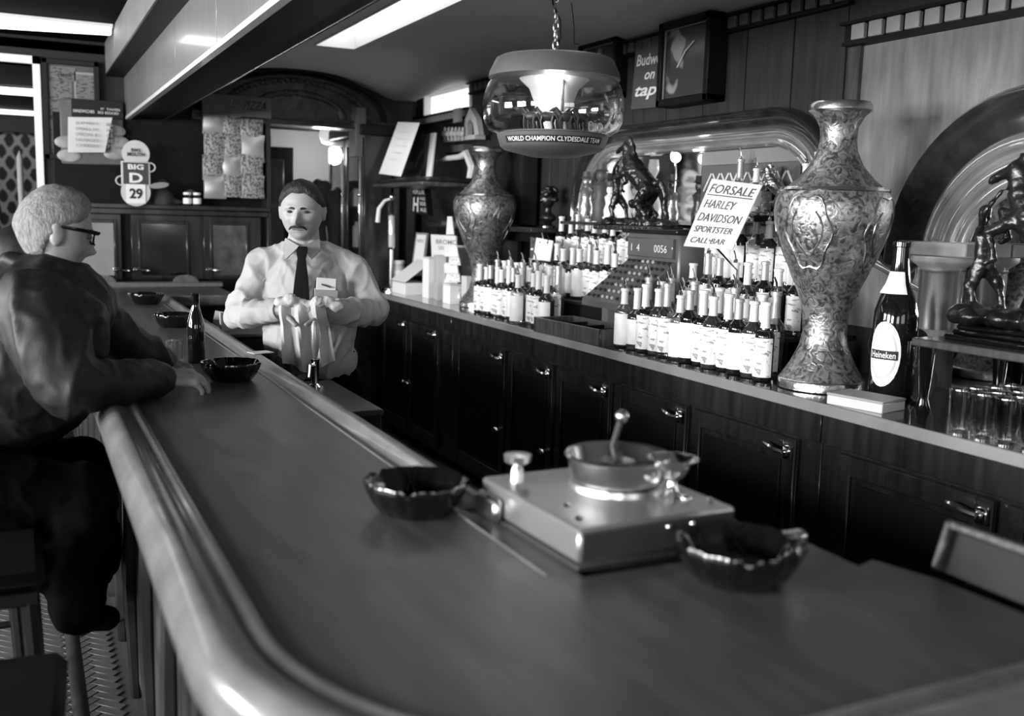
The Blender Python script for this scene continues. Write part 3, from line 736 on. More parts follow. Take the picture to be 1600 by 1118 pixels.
# tumblers
TUMB=MB().lathe([(0,.006),(.024,.004),(.026,0),(.028,.002),(.034,.120),(.0335,.123),(.032,.122),(.0265,.014),(0,.012)],20).mesh('glass_tumbler',GLASST)
k=0
for i in range(4):
    for j in range(6):
        o=link('glass_tumbler',TUMB,None,(2.40+.073*i+.004*rnd.random(),1.95-.075*j+.01*(i%2),1.0205))
        tag(o,'clear glass at the right counter end, %s row back, %s from left'%(ORD[i],ORD[j]),'glass','clear glasses clustered on the right counter'); k+=1
# small things under the shelf
o=MB().lathe([(0,0),(.05,0),(.06,.03),(.05,.055),(.02,.06),(0,.06)],20).build('ashtray_lid',GREYD); o.location=(2.7,2.10,1.02); o.name='covered_dish'
tag(o,'small dark covered dish on the counter under the right shelf','dish')
o=MB().box(-.09,.09,-.13,.13,0,.035,.004).build('account_book',GREYD); o.location=(2.78,1.95,1.02); tag(o,'dark closed book lying under the right shelf','book')

# pale trellis panel seen at the upper right inside the middle arch
tp_=thing('trellis_panel','pale crossed lattice panel at the upper right inside the middle arch','panel',(0,0,0))
bx('band',mat('trellis_band',.22,.4),tp_,XW-.035,XW-.02,3.32,4.0,1.86,1.925,.002); bx('backing',mat('trellis_back',.10,.5),tp_,XW-.028,XW-.02,3.32,4.0,1.55,1.86,.001)
TRM=mat('trellis_strip',.6,.4); L0=math.hypot(.11,.16)
for i in range(10):
    for sg in (1,-1):
        for k in range(2):
            b=MB(); y=3.36+.065*i; z=1.70+.15*k-.07
            if not 3.36<y+sg*.03<3.97: continue
            b.M=frame((XW-.032,y,z),(0,sg*.05,.075),(-1,0,0)); b.box(-.05,.05,-.003,.003,-.005,.005,.001); b.build('lattice_strip',TRM,tp_)
# =====================================================================  BIG METAL VASES
VP=[(0,0),(.145,0),(.149,.012),(.149,.032),(.14,.045),(.112,.09),(.085,.15),(.075,.20),(.08,.27),(.1,.335),(.127,.395),(.157,.47),(.187,.555),(.199,.62),(.196,.66),(.182,.69),(.165,.703),(.128,.735),(.09,.78),(.067,.83),(.06,.875),(.064,.91),(.083,.945),(.098,.96),(.103,.97),(.103,.99),(.096,.995),(.08,.98),(.055,.93),(.05,.87),(0,.6)]
def vase(loc,lab,s=1):
    v=thing('floor_vase',lab,'vase',loc,0,'pair of engraved metal vases'); v.scale=(s,s,s)
    MB().lathe(VP[3:24],48,close=False).build('body',BRASS,v)
    MB().lathe([(0,0),(.145,0),(.150,.004),(.150,.032),(.146,.038),(.14,.04),(0,.04)],48).build('foot_ring',mat('foot_metal',.6,.25,metal=1,bump=.4,bscale=30),v)
    rim=MB().lathe([(.098,.958),(.105,.965),(.105,.985),(.10,.992),(.092,.992),(.075,.965),(.055,.93),(.05,.87)],48,close=False).build('rim',mat('rim_metal',.5,.28,metal=1,bump=.3,bscale=30),v)
    MB().lathe([(.182,.688),(.186,.694),(.181,.704),(.166,.706),(.16,.700)],48,close=False).build('shoulder_band',CHROME if 0 else MATS['foot_metal'],v)
    # scalloped medallions worked in relief
    for a in (PI+.35,PI-1.2,PI+1.9,.3):
        b=MB(); P=[]
        for i in range(33):
            g=2*PI*i/32; u=.45*math.cos(g)*(1+.08*math.cos(6*g)); z=.55+.125*math.sin(g)*(1+.08*math.cos(6*g))
            rr_=np.interp(z,[p[1] for p in VP[8:17]],[p[0] for p in VP[8:17]])+.001
            P.append((math.cos(a+u)*rr_,math.sin(a+u)*rr_,z))
        b.tube(P,.0035,6); 
        for sgn in (1,-1):
            Q=[]
            for i in range(13):
                q=i/12; u=sgn*(.04+.26*math.sin(q*2.6)); z=.47+.15*q
                rr_=np.interp(z,[p[1] for p in VP[8:17]],[p[0] for p in VP[8:17]])+.001
                Q.append((math.cos(a+u)*rr_,math.sin(a+u)*rr_,z))
            b.tube(Q,.003,6)
        b.build('medallion',MATS['rim_metal'],v)
    return v
vase((2.545,2.66,1.02),'large engraved metal vase, the near one, standing beside the giant beer bottle',1.0)
vase((2.62,5.75,1.02),'large engraved metal vase, the far one, standing left of the bottles',1.0)

# =====================================================================  CASH REGISTER AND DRAWER BOX
cr=thing('cash_register','old dark metal cash register with sloping keys between the bottles','cash register',(2.62,3.99,1.02))
REG=mat('register_grey',.16,.35,metal=.4,vary=.2)
MB().box(-.045,.30,-.22,.24,0,.16,.008).build('base',REG,cr)
b=MB(); b.add([(-.18,-.2,.16),(.10,-.2,.16),(.10,-.2,.40),(-.18,-.2,.19),(-.18,.2,.16),(.10,.2,.16),(.10,.2,.40),(-.18,.2,.19)],[(0,1,2,3),(4,7,6,5),(0,4,5,1),(1,5,6,2),(2,6,7,3),(3,7,4,0)]); b.build('key_deck',REG,cr)
MB().box(.08,.28,-.22,.22,.16,.52,.01).build('cabinet',REG,cr)
MB().box(.06,.09,-.19,.19,.40,.49,.004).build('display_window',mat('display_glass',.10,.15),cr)
text('display_figures','1  4        0056',(.0585,.15,.425),(0,-1,0),(0,0,1),.30,.035,WHITE,cr)
MB().box(.05,.29,-.235,.235,.51,.535,.005).build('top_plate',BRONZE,cr)
kme=MB().lathe([(0,0),(.008,0),(.008,.008),(.006,.01),(0,.01)],8)
kd=kme.mesh('key',mat('register_key',.5,.3)); kk=kme.mesh('key',mat('register_key_dark',.03,.3))
for i in range(7):
    for j in range(9):
        t=(i+.6)/7.4; o=link('key',kd if j in (3,4,5) else kk,cr,(-.18+.27*t,-.17+.0425*j,.192+.205*t)); o.rotation_euler=(0,-.62,0)
MB().box(-.05,-.045,-.17,.17,.02,.14,.002).build('drawer_front',GREYD,cr)
db=thing('cash_tray','open dark wooden cash drawer resting on the counter edge','drawer',(2.45,4.16,1.02),math.radians(3))
for (x0,x1,y0,y1,z1) in ((-.12,-.105,-.3,.3,.075),(.105,.12,-.3,.3,.075),(-.12,.12,-.3,-.285,.075),(-.12,.12,.285,.3,.075)):
    bx('side',WOOD_MID,db,x0,x1,y0,y1,0,z1,.002)
bx('bottom',WOOD_BLACK,db,-.105,.105,-.285,.285,0,.01,.001)
for y in (-.15,0,.15): bx('divider',WOOD_BLACK,db,-.105,.105,y-.004,y+.004,.01,.06,.001)

# =====================================================================  STATUES, DECANTERS, BULB
def horse_group(name,lab,loc,s,rz,vox,two=True,m=BRONZE):
    g=thing(name,lab,'statue',loc,rz); g.scale=(s,s,s)
    b=MB()
    # rearing horse: local x along group, z up
    C=b.cap
    C((.02,0,.30),.075,(-.12,0,.42),.085); C((-.12,0,.42),.08,(-.17,0,.50),.06)      # trunk
    C((-.17,0,.50),.055,(-.20,0,.60),.042); C((-.20,0,.60),.035,(-.275,0,.575),.02)  # neck, head
    C((-.275,0,.575),.02,(-.30,0,.555),.016)
    b.cap((-.195,.015,.63),.008,(-.19,.018,.66),.004); b.cap((-.195,-.015,.63),.008,(-.19,-.018,.66),.004)
    for sy in (1,-1):
        C((-.15,sy*.04,.42),.035,(-.27,sy*.05,.40+.04*sy),.022); C((-.27,sy*.05,.40+.04*sy),.019,(-.24,sy*.05,.30+.04*sy),.013); C((-.24,sy*.05,.30+.04*sy),.015,(-.27,sy*.05,.28+.04*sy),.013)
        C((.04,sy*.045,.28),.055,(-.03,sy*.06,.17),.034); C((-.03,sy*.06,.17),.026,(.06,sy*.06,.10),.018); C((.06,sy*.06,.10),.017,(.03,sy*.06,.045),.018)
    for i in range(7):
        a=i/6; b.sphere((-.15-.05*a+.03,.0+.012*math.sin(i*2),.50+.14*a),(.03,.014,.028),8,6)   # mane
    pts=[(.08,0,.33),(.15,0,.32),(.18,.01,.24),(.17,.02,.14),(.20,.02,.08)]
    for i in range(4): C(pts[i],.022+.006*(i==1),pts[i+1],.024-.006*(i==3))
    b.build  # noqa
    if two:  # the groom holding the reins
        C((-.33,.04,.36),.035,(-.33,.04,.26),.032); C((-.33,.04,.24),.035,(-.36,.02,.14),.024); C((-.36,.02,.14),.02,(-.34,.02,.05),.014)
        C((-.33,.06,.24),.032,(-.28,.09,.15),.024); C((-.28,.09,.15),.019,(-.25,.09,.05),.014)
        b.sphere((-.335,.04,.435),(.026,.026,.033),10,8); C((-.33,.04,.40),.016,(-.33,.04,.42),.016)
        C((-.33,.0,.37),.016,(-.30,-.03,.44),.013); C((-.30,-.03,.44),.012,(-.25,-.01,.52),.01)
        C((-.33,.075,.37),.016,(-.37,.10,.31),.013); C((-.37,.10,.31),.012,(-.33,.12,.27),.01)
    # rock
    r=random.Random(5)
    for i in range(26):
        x=-.38+.62*i/25; b.sphere((x,r.uniform(-.05,.05),.03),(.06,.06,.03+.02*r.random()),8,6)
    for i in range(8): b.sphere((-.02+r.uniform(-.06,.06),r.uniform(-.05,.05),.07+.015*i),(.04,.04,.035),8,6)
    def fn(co,no):
        d=np.array([noise.noise(Vector(c)*38) for c in co]); return co+no*d[:,None]*.006
    blob('figure_group',b,vox,m,g,2,fn)
    return g
HG=horse_group('bronze_statue','dark bronze of a rearing horse and groom standing on the cash register',(2.72,4.10,1.555),.66,-PI/2+PI,.009)
bx('plinth',BRONZE,HG,-.42,.28,-.12,.12,-.02,.02,.01)
HG.rotation_euler=(0,0,-PI/2+.25)
H2=horse_group('bronze_statue','dark bronze rearing horse and groom on a moulded base at the right edge',(2.76,1.93,1.30),.80,-PI/2+.2,.009)
bb=thing('statue_base','black moulded wooden base under the right bronze statue','plinth',(2.76,1.86,1.248))
MB().box(-.14,.14,-.36,.36,0,.018,.006).box(-.125,.125,-.345,.345,.018,.034,.008).box(-.115,.115,-.335,.335,.034,.05,.006).build('moulding',BLACK,bb)
# second horse beside on the register top
H3=horse_group('bronze_statue','silvery rearing horse figure behind the for sale notice',(2.86,3.30,1.62),.34,-PI/2+.3,.008,False,mat('silver_bronze',.4,.3,metal=1,bump=.3))
bx('stand_post',WOOD_BLACK,H3,-.3,.2,-.1,.1,-.06,.02,.01)
def decanter(x,y,z,h,lab,m,style=0):
    d=thing('decanter',lab,'decanter',(x,y,z))
    if style==0:
        MB().lathe([(0,0),(.05*h*2.6,0),(.055*h*2.6,.02*h),(.06*h*2.6,.2*h),(.05*h*2.6,.34*h),(.022*h*2.6,.52*h),(.018*h*2.6,.66*h),(.028*h*2.6,.70*h),(0,.70*h)],20).build('body',m,d)
        MB().lathe([(.012*h*2.6,.70*h),(.018*h*2.6,.74*h),(.034*h*2.6,.82*h),(.034*h*2.6,.9*h),(.028*h*2.6,h),(0,h)],16).build('stopper',m,d)
    else:
        MB().lathe([(0,0),(.11*h,0),(.13*h,.05*h),(.15*h,.3*h),(.10*h,.45*h),(.12*h,.55*h),(.14*h,.62*h),(.06*h,.70*h),(0,.7*h)],18).build('body',m,d)
        MB().sphere((0,0,.8*h),(.09*h,.09*h,.12*h)).build('head',m,d); MB().lathe([(.13*h,.87*h),(.09*h,.9*h),(.08*h,h),(0,h)],14).build('hat',GREYD,d)
    return d
POR=mat('porcelain',.8,.15,coat=.6)
SG=mat('silver_grey',.45,.25,metal=.8,bump=.4,bscale=30)
for i,(px,py,zb,h,m_,st,la) in enumerate(((978,330,1.575,.34,POR,0,'tall white porcelain decanter with a round stopper left of the bronze horse'),
    (915,330,1.575,.28,SG,1,'silvery soldier figure decanter at the left end of the top shelf'),(938,330,1.575,.32,GREYD,1,'dark figure decanter with pale hat beside the soldier decanter'),
    (952,330,1.575,.22,POR,1,'small white figurine decanter between the dark figure and the tall decanter'),
    (1200,300,1.60,.24,SG,1,'silvery figurine decanter behind the tall black bottle'),(1040,300,1.56,.26,SG,1,'silvery figurine decanter under the round lit bulb'))):
    p=at(px,py,x=2.9)
    if px==1040: p=at(px,py,x=2.86)
    decanter(2.9,p.y,zb,h,la,m_,st)
ts=thing('display_shelf','highest narrow shelf holding figure decanters before the mirror','shelf')
bx('board',WOOD_DARK,ts,2.83,XW-.07,4.25,5.15,1.557,1.575,.003)
for y in (4.28,5.12): bx('bracket',WOOD_BLACK,ts,2.90,XW-.07,y-.01,y+.01,1.335,1.557,.002)
bl=thing('globe_bulb','round white lit bulb on a thin stem above the bronze horse','lamp',tuple(at(1056,246,x=2.9)))
MB().sphere((0,0,0),.026,18,12).build('bulb',BULB,bl); MB().tube([(0,0,-.02),(.0,-.005,-.12),(0,0,-.36)],.006,8).build('stem',CHROME,bl); MB().sphere((0,.03,.012),(.012,.012,.02)).build('socket',WHITE,bl)
# small bronze bust left of arch
p=at(862,345,x=2.86)
bu=thing('bronze_bust','small dark bronze bust with curly head on the shelf beside the arch','statue',(2.86,5.36,1.53))
b=MB(); b.sphere((0,0,.17),(.045,.04,.055)); b.cap((0,0,.12),.02,(0,0,.07),.025); b.sphere((0,0,.06),(.05,.06,.03)); b.cap((-.04,0,.17),.012,(-.048,0,.16),.008)
for i in range(30):
    a=rnd.uniform(0,2*PI); e=rnd.uniform(-.2,1.4); b.sphere((.05*math.cos(a)*math.cos(e)*1.0+.012,.05*math.sin(a)*math.cos(e),.18+.06*math.sin(e)),.016,8,6)
blob('bust',b,.005,BRONZE,bu,1); MB().lathe([(0,0),(.05,0),(.05,.012),(.03,.02),(.025,.045),(0,.045)],20).build('socle',BLACK,bu)
# =====================================================================  FAR END: CORRIDOR, CABINET, DISPLAYS
struct(MB().box(1.5,3.1,8.8,8.9,0,2.4).build('wall_corridor_end',mat('pale_plaster',.5,.7)))
struct(MB().box(1.56,1.62,YB+.12,8.8,0,2.4).build('wall_corridor_left',WOOD_DARK))
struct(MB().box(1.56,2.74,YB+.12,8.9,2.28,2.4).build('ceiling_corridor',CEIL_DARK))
struct(MB().box(XW+.02,XW+.15,8.0,8.9,0,2.4).build('wall_corridor_right',WOOD_DARK))
d=struct(MB().box(1.62,1.62+.42,8.3,8.34,0,2.1,.004).build('door_1',WOOD_BLACK))
for z0,z1 in ((.2,.95),(1.05,2.0)): bx('door_panel',WOOD_DARK,d,1.70,1.96,8.285,8.3,z0,z1,.006)
cl=thing('added_lamp','small added lamp high in the corridor, lighting its pale end wall','lamp',(2.3,8.2,2.18))  # lamp added to brighten the pale end wall of the corridor
MB().lathe([(0,.1),(.06,.1),(.07,.02),(.05,-.03),(0,-.05)],16).build('shade',mat('added_lamp_shade',.8,.4,emit=.6),cl)
pl_=bpy.data.lights.new('added_corridor_light','POINT'); pl_.energy=9; pl_.shadow_soft_size=.08; po=bpy.data.objects.new('added_corridor_light',pl_); COL.objects.link(po); po.location=(2.28,8.25,2.05)  # point light added along with the corridor lamp
# coats hanging beyond the bartender
for q,(px,py,w_,lb) in enumerate(((494,300,.10,'dark crumpled hat and scarf hanging in the corridor behind the bartender'),(523,312,.07,'dark coat hanging on the corridor hook nearest the tall cabinet'))):
    p=at(px,py,y=8.0); b=MB(); r=random.Random(q+2)
    b.sphere((0,0,-.15),(w_,.07,.22)); b.sphere((0,0,-.45),(w_*.9,.06,.35)); b.sphere((.02,0,.04),(.06,.05,.07))
    for i in range(6): b.sphere((r.uniform(-w_,w_)*.7,-.03,r.uniform(-.1,.05)),(.05,.04,.06))
    o=blob('hanging_coat',b,.015,mat('coat_cloth',.03,.8),None,2); o.location=p; tag(o,lb,'coat')
# lintel mouldings and carved tympanum over the passage
ar=struct(MB().box(1.1,2.75,7.32,7.5,2.20,2.215).box(1.1,2.75,7.36,7.5,2.215,2.245).box(1.1,2.75,7.33,7.5,2.245,2.262).build('trim_9',WOOD_DARK))
b=MB(); n=28; P=[(1.85+.64*math.cos(PI*i/n),2.262+.30*math.sin(PI*i/n)) for i in range(n+1)]
b.M=frame((0,7.44,0),(1,0,0),(0,0,1)); b.prism(P,-.0,.03); b.build('carved_tympanum',CARVE,ar)
r=random.Random(1)
for i in range(34):
    a=PI*(i+.5)/34; 
    for k in range(2):
        q=.86-.3*k; x=1.85+.64*q*math.cos(a)*.97; z=2.27+.30*q*math.sin(a)
        MB().sphere((x,7.405,z),(.022+.01*r.random(),.014,.018+.01*r.random()),8,6).build('carved_leaf',CARVE,ar)
b=MB(); b.tube([(1.85+.70*math.cos(PI*i/n),7.40,2.262+.34*math.sin(PI*i/n)) for i in range(n+1)],.016,8); b.build('arch_bead',WOOD_BLACK,ar)
MB().box(2.26,2.34,7.3,7.48,2.0,2.36,.004).build('end_post',GREYD,ar)
# glazed cabinet behind the bar end
fc=thing('back_cabinet','dark cabinet at the far bar end with mirrored doors below an open display niche','cabinet',(0,0,0))
YF=7.3
bx('niche_board',WOOD_BLACK,fc,.22,1.62,YF+.15,YF+.18,1.60,2.2,.001)
bx('shelf_board',WOOD_DARK,fc,.20,1.62,YF-.04,YF+.18,1.575,1.605,.004)
bx('shelf_moulding',WOOD_DARK,fc,.22,1.61,YF-.015,YF,1.535,1.575,.006)
bx('side_panel',WOOD_DARK,fc,1.60,1.63,YF-.01,YF+.18,0,2.2,.003)
bx('carcass',WOOD_BLACK,fc,.22,1.60,YF+.04,YF+.18,0,1.56,.002)
def hook(px0,px1,lab=None):
    x0=at(px0,380,y=YF).x; x1=at(px1,380,y=YF).x
    d=bx('mirror_door',WOOD_DARK,fc,x0,x1,YF,YF+.03,1.09,1.535,.004); wd=x1-x0
    return d,x0,x1
for (pa,pb,ga,gb_,mt) in ((60,190,72,178,GREY),(205,318,221,291,MIRRORD),(318,408,333,384,mat('dim_mirror',.22,.25,metal=.9,vary=.5,vscale=14))):
    d,x0,x1=hook(pa,pb)
    g0=at(ga,380,y=YF-.01).x; g1=at(gb_,380,y=YF-.01).x
    bx('mirror_pane',mt,d,g0,g1,YF-.006,YF,1.12,1.475,.001)
    for (a,b_,z0,z1) in ((g0-.02,g0,1.10,1.495),(g1,g1+.02,1.10,1.495),(g0,g1,1.475,1.495),(g0,g1,1.10,1.12)): bx('pane_frame',WOOD_DARK,d,a,b_,YF-.014,YF,z0,z1,.004)
    o=MB().box(-.02,.02,-.02,0,-.012,.012,.003).tube([(0,-.02,0),(.05,-.026,-.006),(.085,-.02,-.008)],[.008,.008,.005],8).build('latch',CHROME,d); o.location=((x0+.03) if pa!=60 else x1-.04,YF,1.16)
def far(px,py,y=YF-.05): return at(px,py,y=y)
# niche contents: snack packets on cards
k=0
for (px,pys,wp) in ((335,[190,228,262,292],30),(362,[198,232,262,290],26),(394,[205,232,260,292],33)):
    for j,py in enumerate(pys):
        p=far(px+(j%2)*2-1,py,YF+.02-.01*j); ww=wp/1556*7.9; hh=[.17,.19,.17,.16][j]*1.0
        b=MB(); n=5; vs=[];fs=[]
        for i in range(7):
            t=i/6; zz=(t-.5)*hh; th=.022*math.sin(PI*t)**.6; wx=ww/2*(1-.10*math.sin(PI*t)+.03*random.random())
            for s_x in (-1,-.5,0,.5,1): vs.append((s_x*wx,-th*(1-s_x*s_x*.8)+.004*random.random(),zz))
        nf=len(vs)
        for i in range(7): 
            for s_x in (-1,1): vs.append((s_x*ww/2*.98,.01,(i/6-.5)*hh))
        for i in range(6):
            for q in range(4): fs.append((i*5+q,i*5+q+1,(i+1)*5+q+1,(i+1)*5+q))
            fs.append((nf+2*i,nf+2*i+2,nf+2*i+3,nf+2*i+1)); fs.append((i*5,(i+1)*5,nf+2*i+2,nf+2*i)); fs.append((i*5+4,nf+2*i+1,nf+2*i+3,(i+1)*5+4))
        o=b.add(vs,fs).build('snack_packet',SNACK if (k+j)%3 else FOIL); o.location=p
        tag(o,'crinkled snack packet, %s from the top of the %s hanging strip'%(ORD[j],['left','middle','right'][k]),'snack','snack packets hanging at the far end')
    k+=1
for q,px in enumerate((293,308)):
    p=far(px,317,YF+.0); o=thing('small_jar','small jar with white label on the far shelf, '+['left one','right one'][q]+' of two','jar',(p.x,YF,1.605),0,'two jars on the far shelf')
    MB().lathe([(0,0),(.026,0),(.028,.01),(.028,.06),(.02,.07),(.02,.075),(0,.075)],16).build('glass_body',GLASSD,o); MB().lathe([(.0285,.012),(.029,.013),(.029,.05),(.0285,.051)],16,close=False).build('paper_label',WHITE2,o); MB().lathe([(0,.074),(.027,.074),(.027,.09),(0,.09)],16).build('lid',FOILW,o)
p=far(298,285,YF+.06); b=MB()
b.sphere((0,0,0),(.05,.03,.06)); o=blob('paper_bag',b,.008,GREYD,None,1); o.location=(p.x,YF+.06,1.66); tag(o,'dim crumpled bag behind the two small jars','bag')
p=far(252,300,YF+.05); b=MB(); b.sphere((0,0,.13),(.05,.04,.06)); b.cap((0,0,.08),.03,(0,0,.03),.09); b.sphere((0,0,.02),(.16,.05,.03)); b.cap((-.05,0,.1),.02,(-.09,0,.03),.02)
o=blob('seated_doll',b,.01,mat('doll_cloth',.035,.8,vary=.5),None,2); o.location=(p.x,YF+.05,1.607); tag(o,'dark stuffed doll slumped on the far shelf beside the round sign','doll')
# pizza sign
p=far(365,168,YF-.04); s_=thing('pizza_sign','grey hand-lettered cardboard sign hanging above the snack packets','sign')
a=far(316,178,YF-.04); b_=far(424,178,YF-.04); sheet('board',(a.x,YF-.04,a.z),(1,0,0),(0,0,1),b_.x-a.x,.14,mat('sign_dim',.10,.7),s_)
text('lettering','Jeff PIZZA',(a.x+.17,YF-.043,a.z+.03),(1,0,0),(0,0,1),b_.x-a.x-.21,.08,BLACK,s_,.001,.4)
# BIG MOUTH / BIG D / 29 calendar sign
s_=thing('calendar_sign','painted calendar sign of two white discs and a dark square with the number 29','sign')
c1=far(212,240,YF-.07); c2=far(212,271,YF-.07); c3=far(212,300,YF-.07); yy=YF-.07
def disc(nm,c,r,m,y): 
    b=MB(); b.M=frame((c.x,y,c.z),(1,0,0),(0,0,1)); b.prism([(r*math.cos(2*PI*i/28),r*math.sin(2*PI*i/28)) for i in range(28)],0,.008); b.build(nm,m,s_)
SIGNW=mat('sign_white',.55,.5,vary=.1); SIGND=mat('sign_dark',.06,.4)
disc('top_disc',c1,.088,SIGNW,yy); disc('bottom_disc',c3,.094,SIGNW,yy)
bx('middle_plate',SIGNW,s_,c2.x-.092,c2.x+.092,yy-.012,yy,c2.z-.08,c2.z+.08,.004); bx('middle_field',SIGND,s_,c2.x-.08,c2.x+.08,yy-.015,yy-.011,c2.z-.072,c2.z+.072,.002)
bx('date_card',WHITE,s_,c3.x-.058,c3.x+.062,yy-.014,yy-.008,c3.z-.075,c3.z+.06,.001)
for t_,c,w_,h_,dz,m in (('BIG',c1,.06,.022,.012,INK),('MOUTH',c1,.11,.026,-.018,INK),('BIG',c2,.10,.035,.026,WHITE),('D',c2,.085,.066,-.062,WHITE),('29',c3,.082,.07,-.045,INK)):
    text('lettering',t_,(c.x-w_/2,yy-.017,c.z+dz),(1,0,0),(0,0,1),w_,h_,m,s_,bold=.03)
for (sx,dz) in ((1,.045),(-1,-.05)):
    b=MB(); b.tube([(c2.x+sx*(.09+.035*math.sin(PI*i/8)),yy-.005,c2.z+dz-.03*math.cos(PI*i/8)) for i in range(9)],.005,6); b.build('loop_handle',SIGNW,s_)
b=MB(); b.M=frame((c3.x+.15,yy-.004,c3.z+.05),(1,0,.15),(0,0,1)); b.prism([(.065*math.cos(2*PI*i/20),.02*math.sin(2*PI*i/20)) for i in range(20)],0,.006); b.build('leaf_tab',GREY,s_)
# Your Language sign
s_=thing('motto_sign','black wall sign with white old style lettering behind the customer','sign')
a=at(93,314,y=YB-.03); b_=at(180,314,y=YB-.03); zt=at(93,275,y=YB-.03).z; wd=b_.x-a.x; yy=YB-.03
sheet('board',(a.x,yy,a.z),(1,0,0),(0,0,1),wd,zt-a.z,BLACKM,s_,.015)
SL=mat('sign_lettering',.5,.5); hh=zt-a.z
text('lettering','Your Language',(a.x+.04,yy-.003,zt-.062),(1,0,0),(0,0,1),wd*.76,.042,SL,s_,bold=.01)
text('lettering','tells us what',(a.x+.05,yy-.003,zt-.125),(1,0,0),(0,0,1),wd*.68,.038,SL,s_,bold=.01)
text('lettering','YOU are!',(a.x+.09,yy-.003,zt-.188),(1,0,0),(0,0,1),wd*.5,.042,SL,s_,bold=.01)
b=MB(); cx=at(145,272,y=yy); b.M=frame((cx.x,yy,cx.z),(1,0,0),(0,0,1)); b.prism([(.07*math.cos(PI*i/14),.05*math.sin(PI*i/14)) for i in range(15)],0,.01); b.build('fan_crest',GREYD,s_)
# framed notice board and papers
s_=thing('notice_board','black framed notice board crowded with papers above the customer','notice board')
a=at(70,248,y=YB-.02); b_=at(154,98,y=YB-.02); yy=YB-.02
bx('backing',mat('board_grey',.09,.7,vary=.3),s_,a.x+.03,b_.x-.03,yy-.01,yy,a.z+.03,b_.z-.03,.001)
for (x0,x1,z0,z1) in ((a.x,a.x+.035,a.z,b_.z),(b_.x-.035,b_.x,a.z,b_.z),(a.x,b_.x,a.z,a.z+.035),(a.x,b_.x,b_.z-.035,b_.z)): bx('frame_side',BLACKM,s_,x0,x1,yy-.035,yy,z0,z1,.004)
PG=printed('grey_notice',.16,.05,(30,30,80),.55)
for (px0,px1,py0,py1,m) in ((78,118,106,124,PG),(117,151,115,157,mat('pale_border',.3,.6)),(119,149,118,155,PG),(78,112,128,155,PG),(78,110,158,180,PG),(78,95,187,238,PG)):
    q0=at(px0,py1,y=yy-.012); q1=at(px1,py0,y=yy-.012); bx('notice',m,s_,q0.x,q1.x,yy-.014-.002*(px0==119),yy-.01,q0.z,q1.z,.0005)
text('lettering','Bank',(at(90,120,y=yy).x,yy-.016,at(90,120,y=yy).z),(1,0,0),(0,0,1),.09,.035,INK,s_,0,.2)
s_=thing('sandwich_sign','rounded advertising sign with dark heading behind a tilted price list','sign'); yy=YB-.10
a=at(96,255,y=yy); b_=at(192,160,y=yy)
bx('panel',mat('ad_panel',.11,.5,vary=.3),s_,a.x,b_.x,yy,yy+.02,a.z,b_.z,.02); 
q0=at(112,182,y=yy-.005); q1=at(192,159,y=yy-.005); bx('heading',BLACKM,s_,q0.x,q1.x,yy-.006,yy,q0.z,q1.z,.001)
text('lettering','SANDWICHES',(q0.x+.01,yy-.008,q0.z+.03),(1,0,0),(0,0,1),.13,.02,WHITE,s_); text('lettering','IT  TASTES',(q1.x-.14,yy-.008,q0.z+.055),(1,0,0),(0,0,1),.12,.014,WHITE,s_); text('lettering','SO GOOD',(q1.x-.16,yy-.008,q0.z+.03),(1,0,0),(0,0,1),.13,.016,WHITE,s_)
SW=mat('sandwich_tone',.32,.5,vary=.4,vscale=12)
for (px,py) in ((108,243),(180,240),(104,222),(184,222),(178,205)):
    q=at(px,py,y=yy); MB().sphere((q.x,yy-.004,q.z),(.075,.012,.042),14,8).build('sandwich_picture',SW,s_)
q0=at(106,238,y=yy-.06); q1=at(164,238,y=yy-.06); qt=at(106,183,y=yy-.06); qr=at(175,184,y=yy-.06)
o=thing('price_list','white tilted price list sheet in front of the sandwich sign','sign')
yq=yy-.06
b=MB(); b.add([(q0.x,yq,q0.z),(q1.x,yq,q1.z),(qr.x,yq-.02,qr.z),(qt.x,yq-.02,qt.z),(q0.x,yq+.008,q0.z),(q1.x,yq+.008,q1.z),(qr.x,yq-.012,qr.z),(qt.x,yq-.012,qt.z)],[(0,1,2,3),(7,6,5,4),(0,4,5,1),(1,5,6,2),(2,6,7,3),(3,7,4,0)]); b.build('card',CREAM,o)
for i in range(5):
    z=qt.z-.045-.036*i; [text('price_line',['JUMBO','SMALL H.','SPECIAL B.','SAUSAGES','CHEESES'][i],(q0.x+.05,yq-.026,z),(1,0,0),(0,0,1),.14,.02,GREY,o,0),text('price_figure',['85','65','65','85','75'][i],(q0.x+.24,yq-.026,z),(1,0,0),(0,0,1),.04,.022,GREY,o,0)]
# leafy plant and post before the side room wallpaper
pt=thing('potted_plant','large drooping broad-leaf plant behind the grey haired customer','plant',(-.42,8.6,0))
MB().lathe([(0,0),(.15,0),(.2,.35),(.21,.38),(.18,.38),(.16,.3),(0,.3)],20).build('pot',GREYD,pt); MB().tube([(0,0,.3),(.02,0,1.0),(0,0,1.9)],[.03,.02,.012],8).build('stem',GREYD,pt)
r=random.Random(9); LEAF=mat('leaf_grey',.10,.4,vary=.5,vscale=8)
for i in range(16):
    a=r.uniform(0,2*PI); L_=r.uniform(.3,.5); z0=r.uniform(1.2,2.0); vs=[];fs=[]
    for k in range(9):
        t=k/8; x=L_*t; z=z0+.12*math.sin(t*2.4)-.55*t*t; wv=.055*math.sin(PI*min(1,t*.92+.06))**.7
        for s_x in (-1,0,1): vs.append((x*math.cos(a)-s_x*wv*math.sin(a),x*math.sin(a)+s_x*wv*math.cos(a),z-.015*abs(s_x)))
    for k in range(8):
        for q in range(2): fs.append((k*3+q,k*3+q+1,k*3+q+4,k*3+q+3))
    MB().add(vs,fs).build('leaf',LEAF,pt)
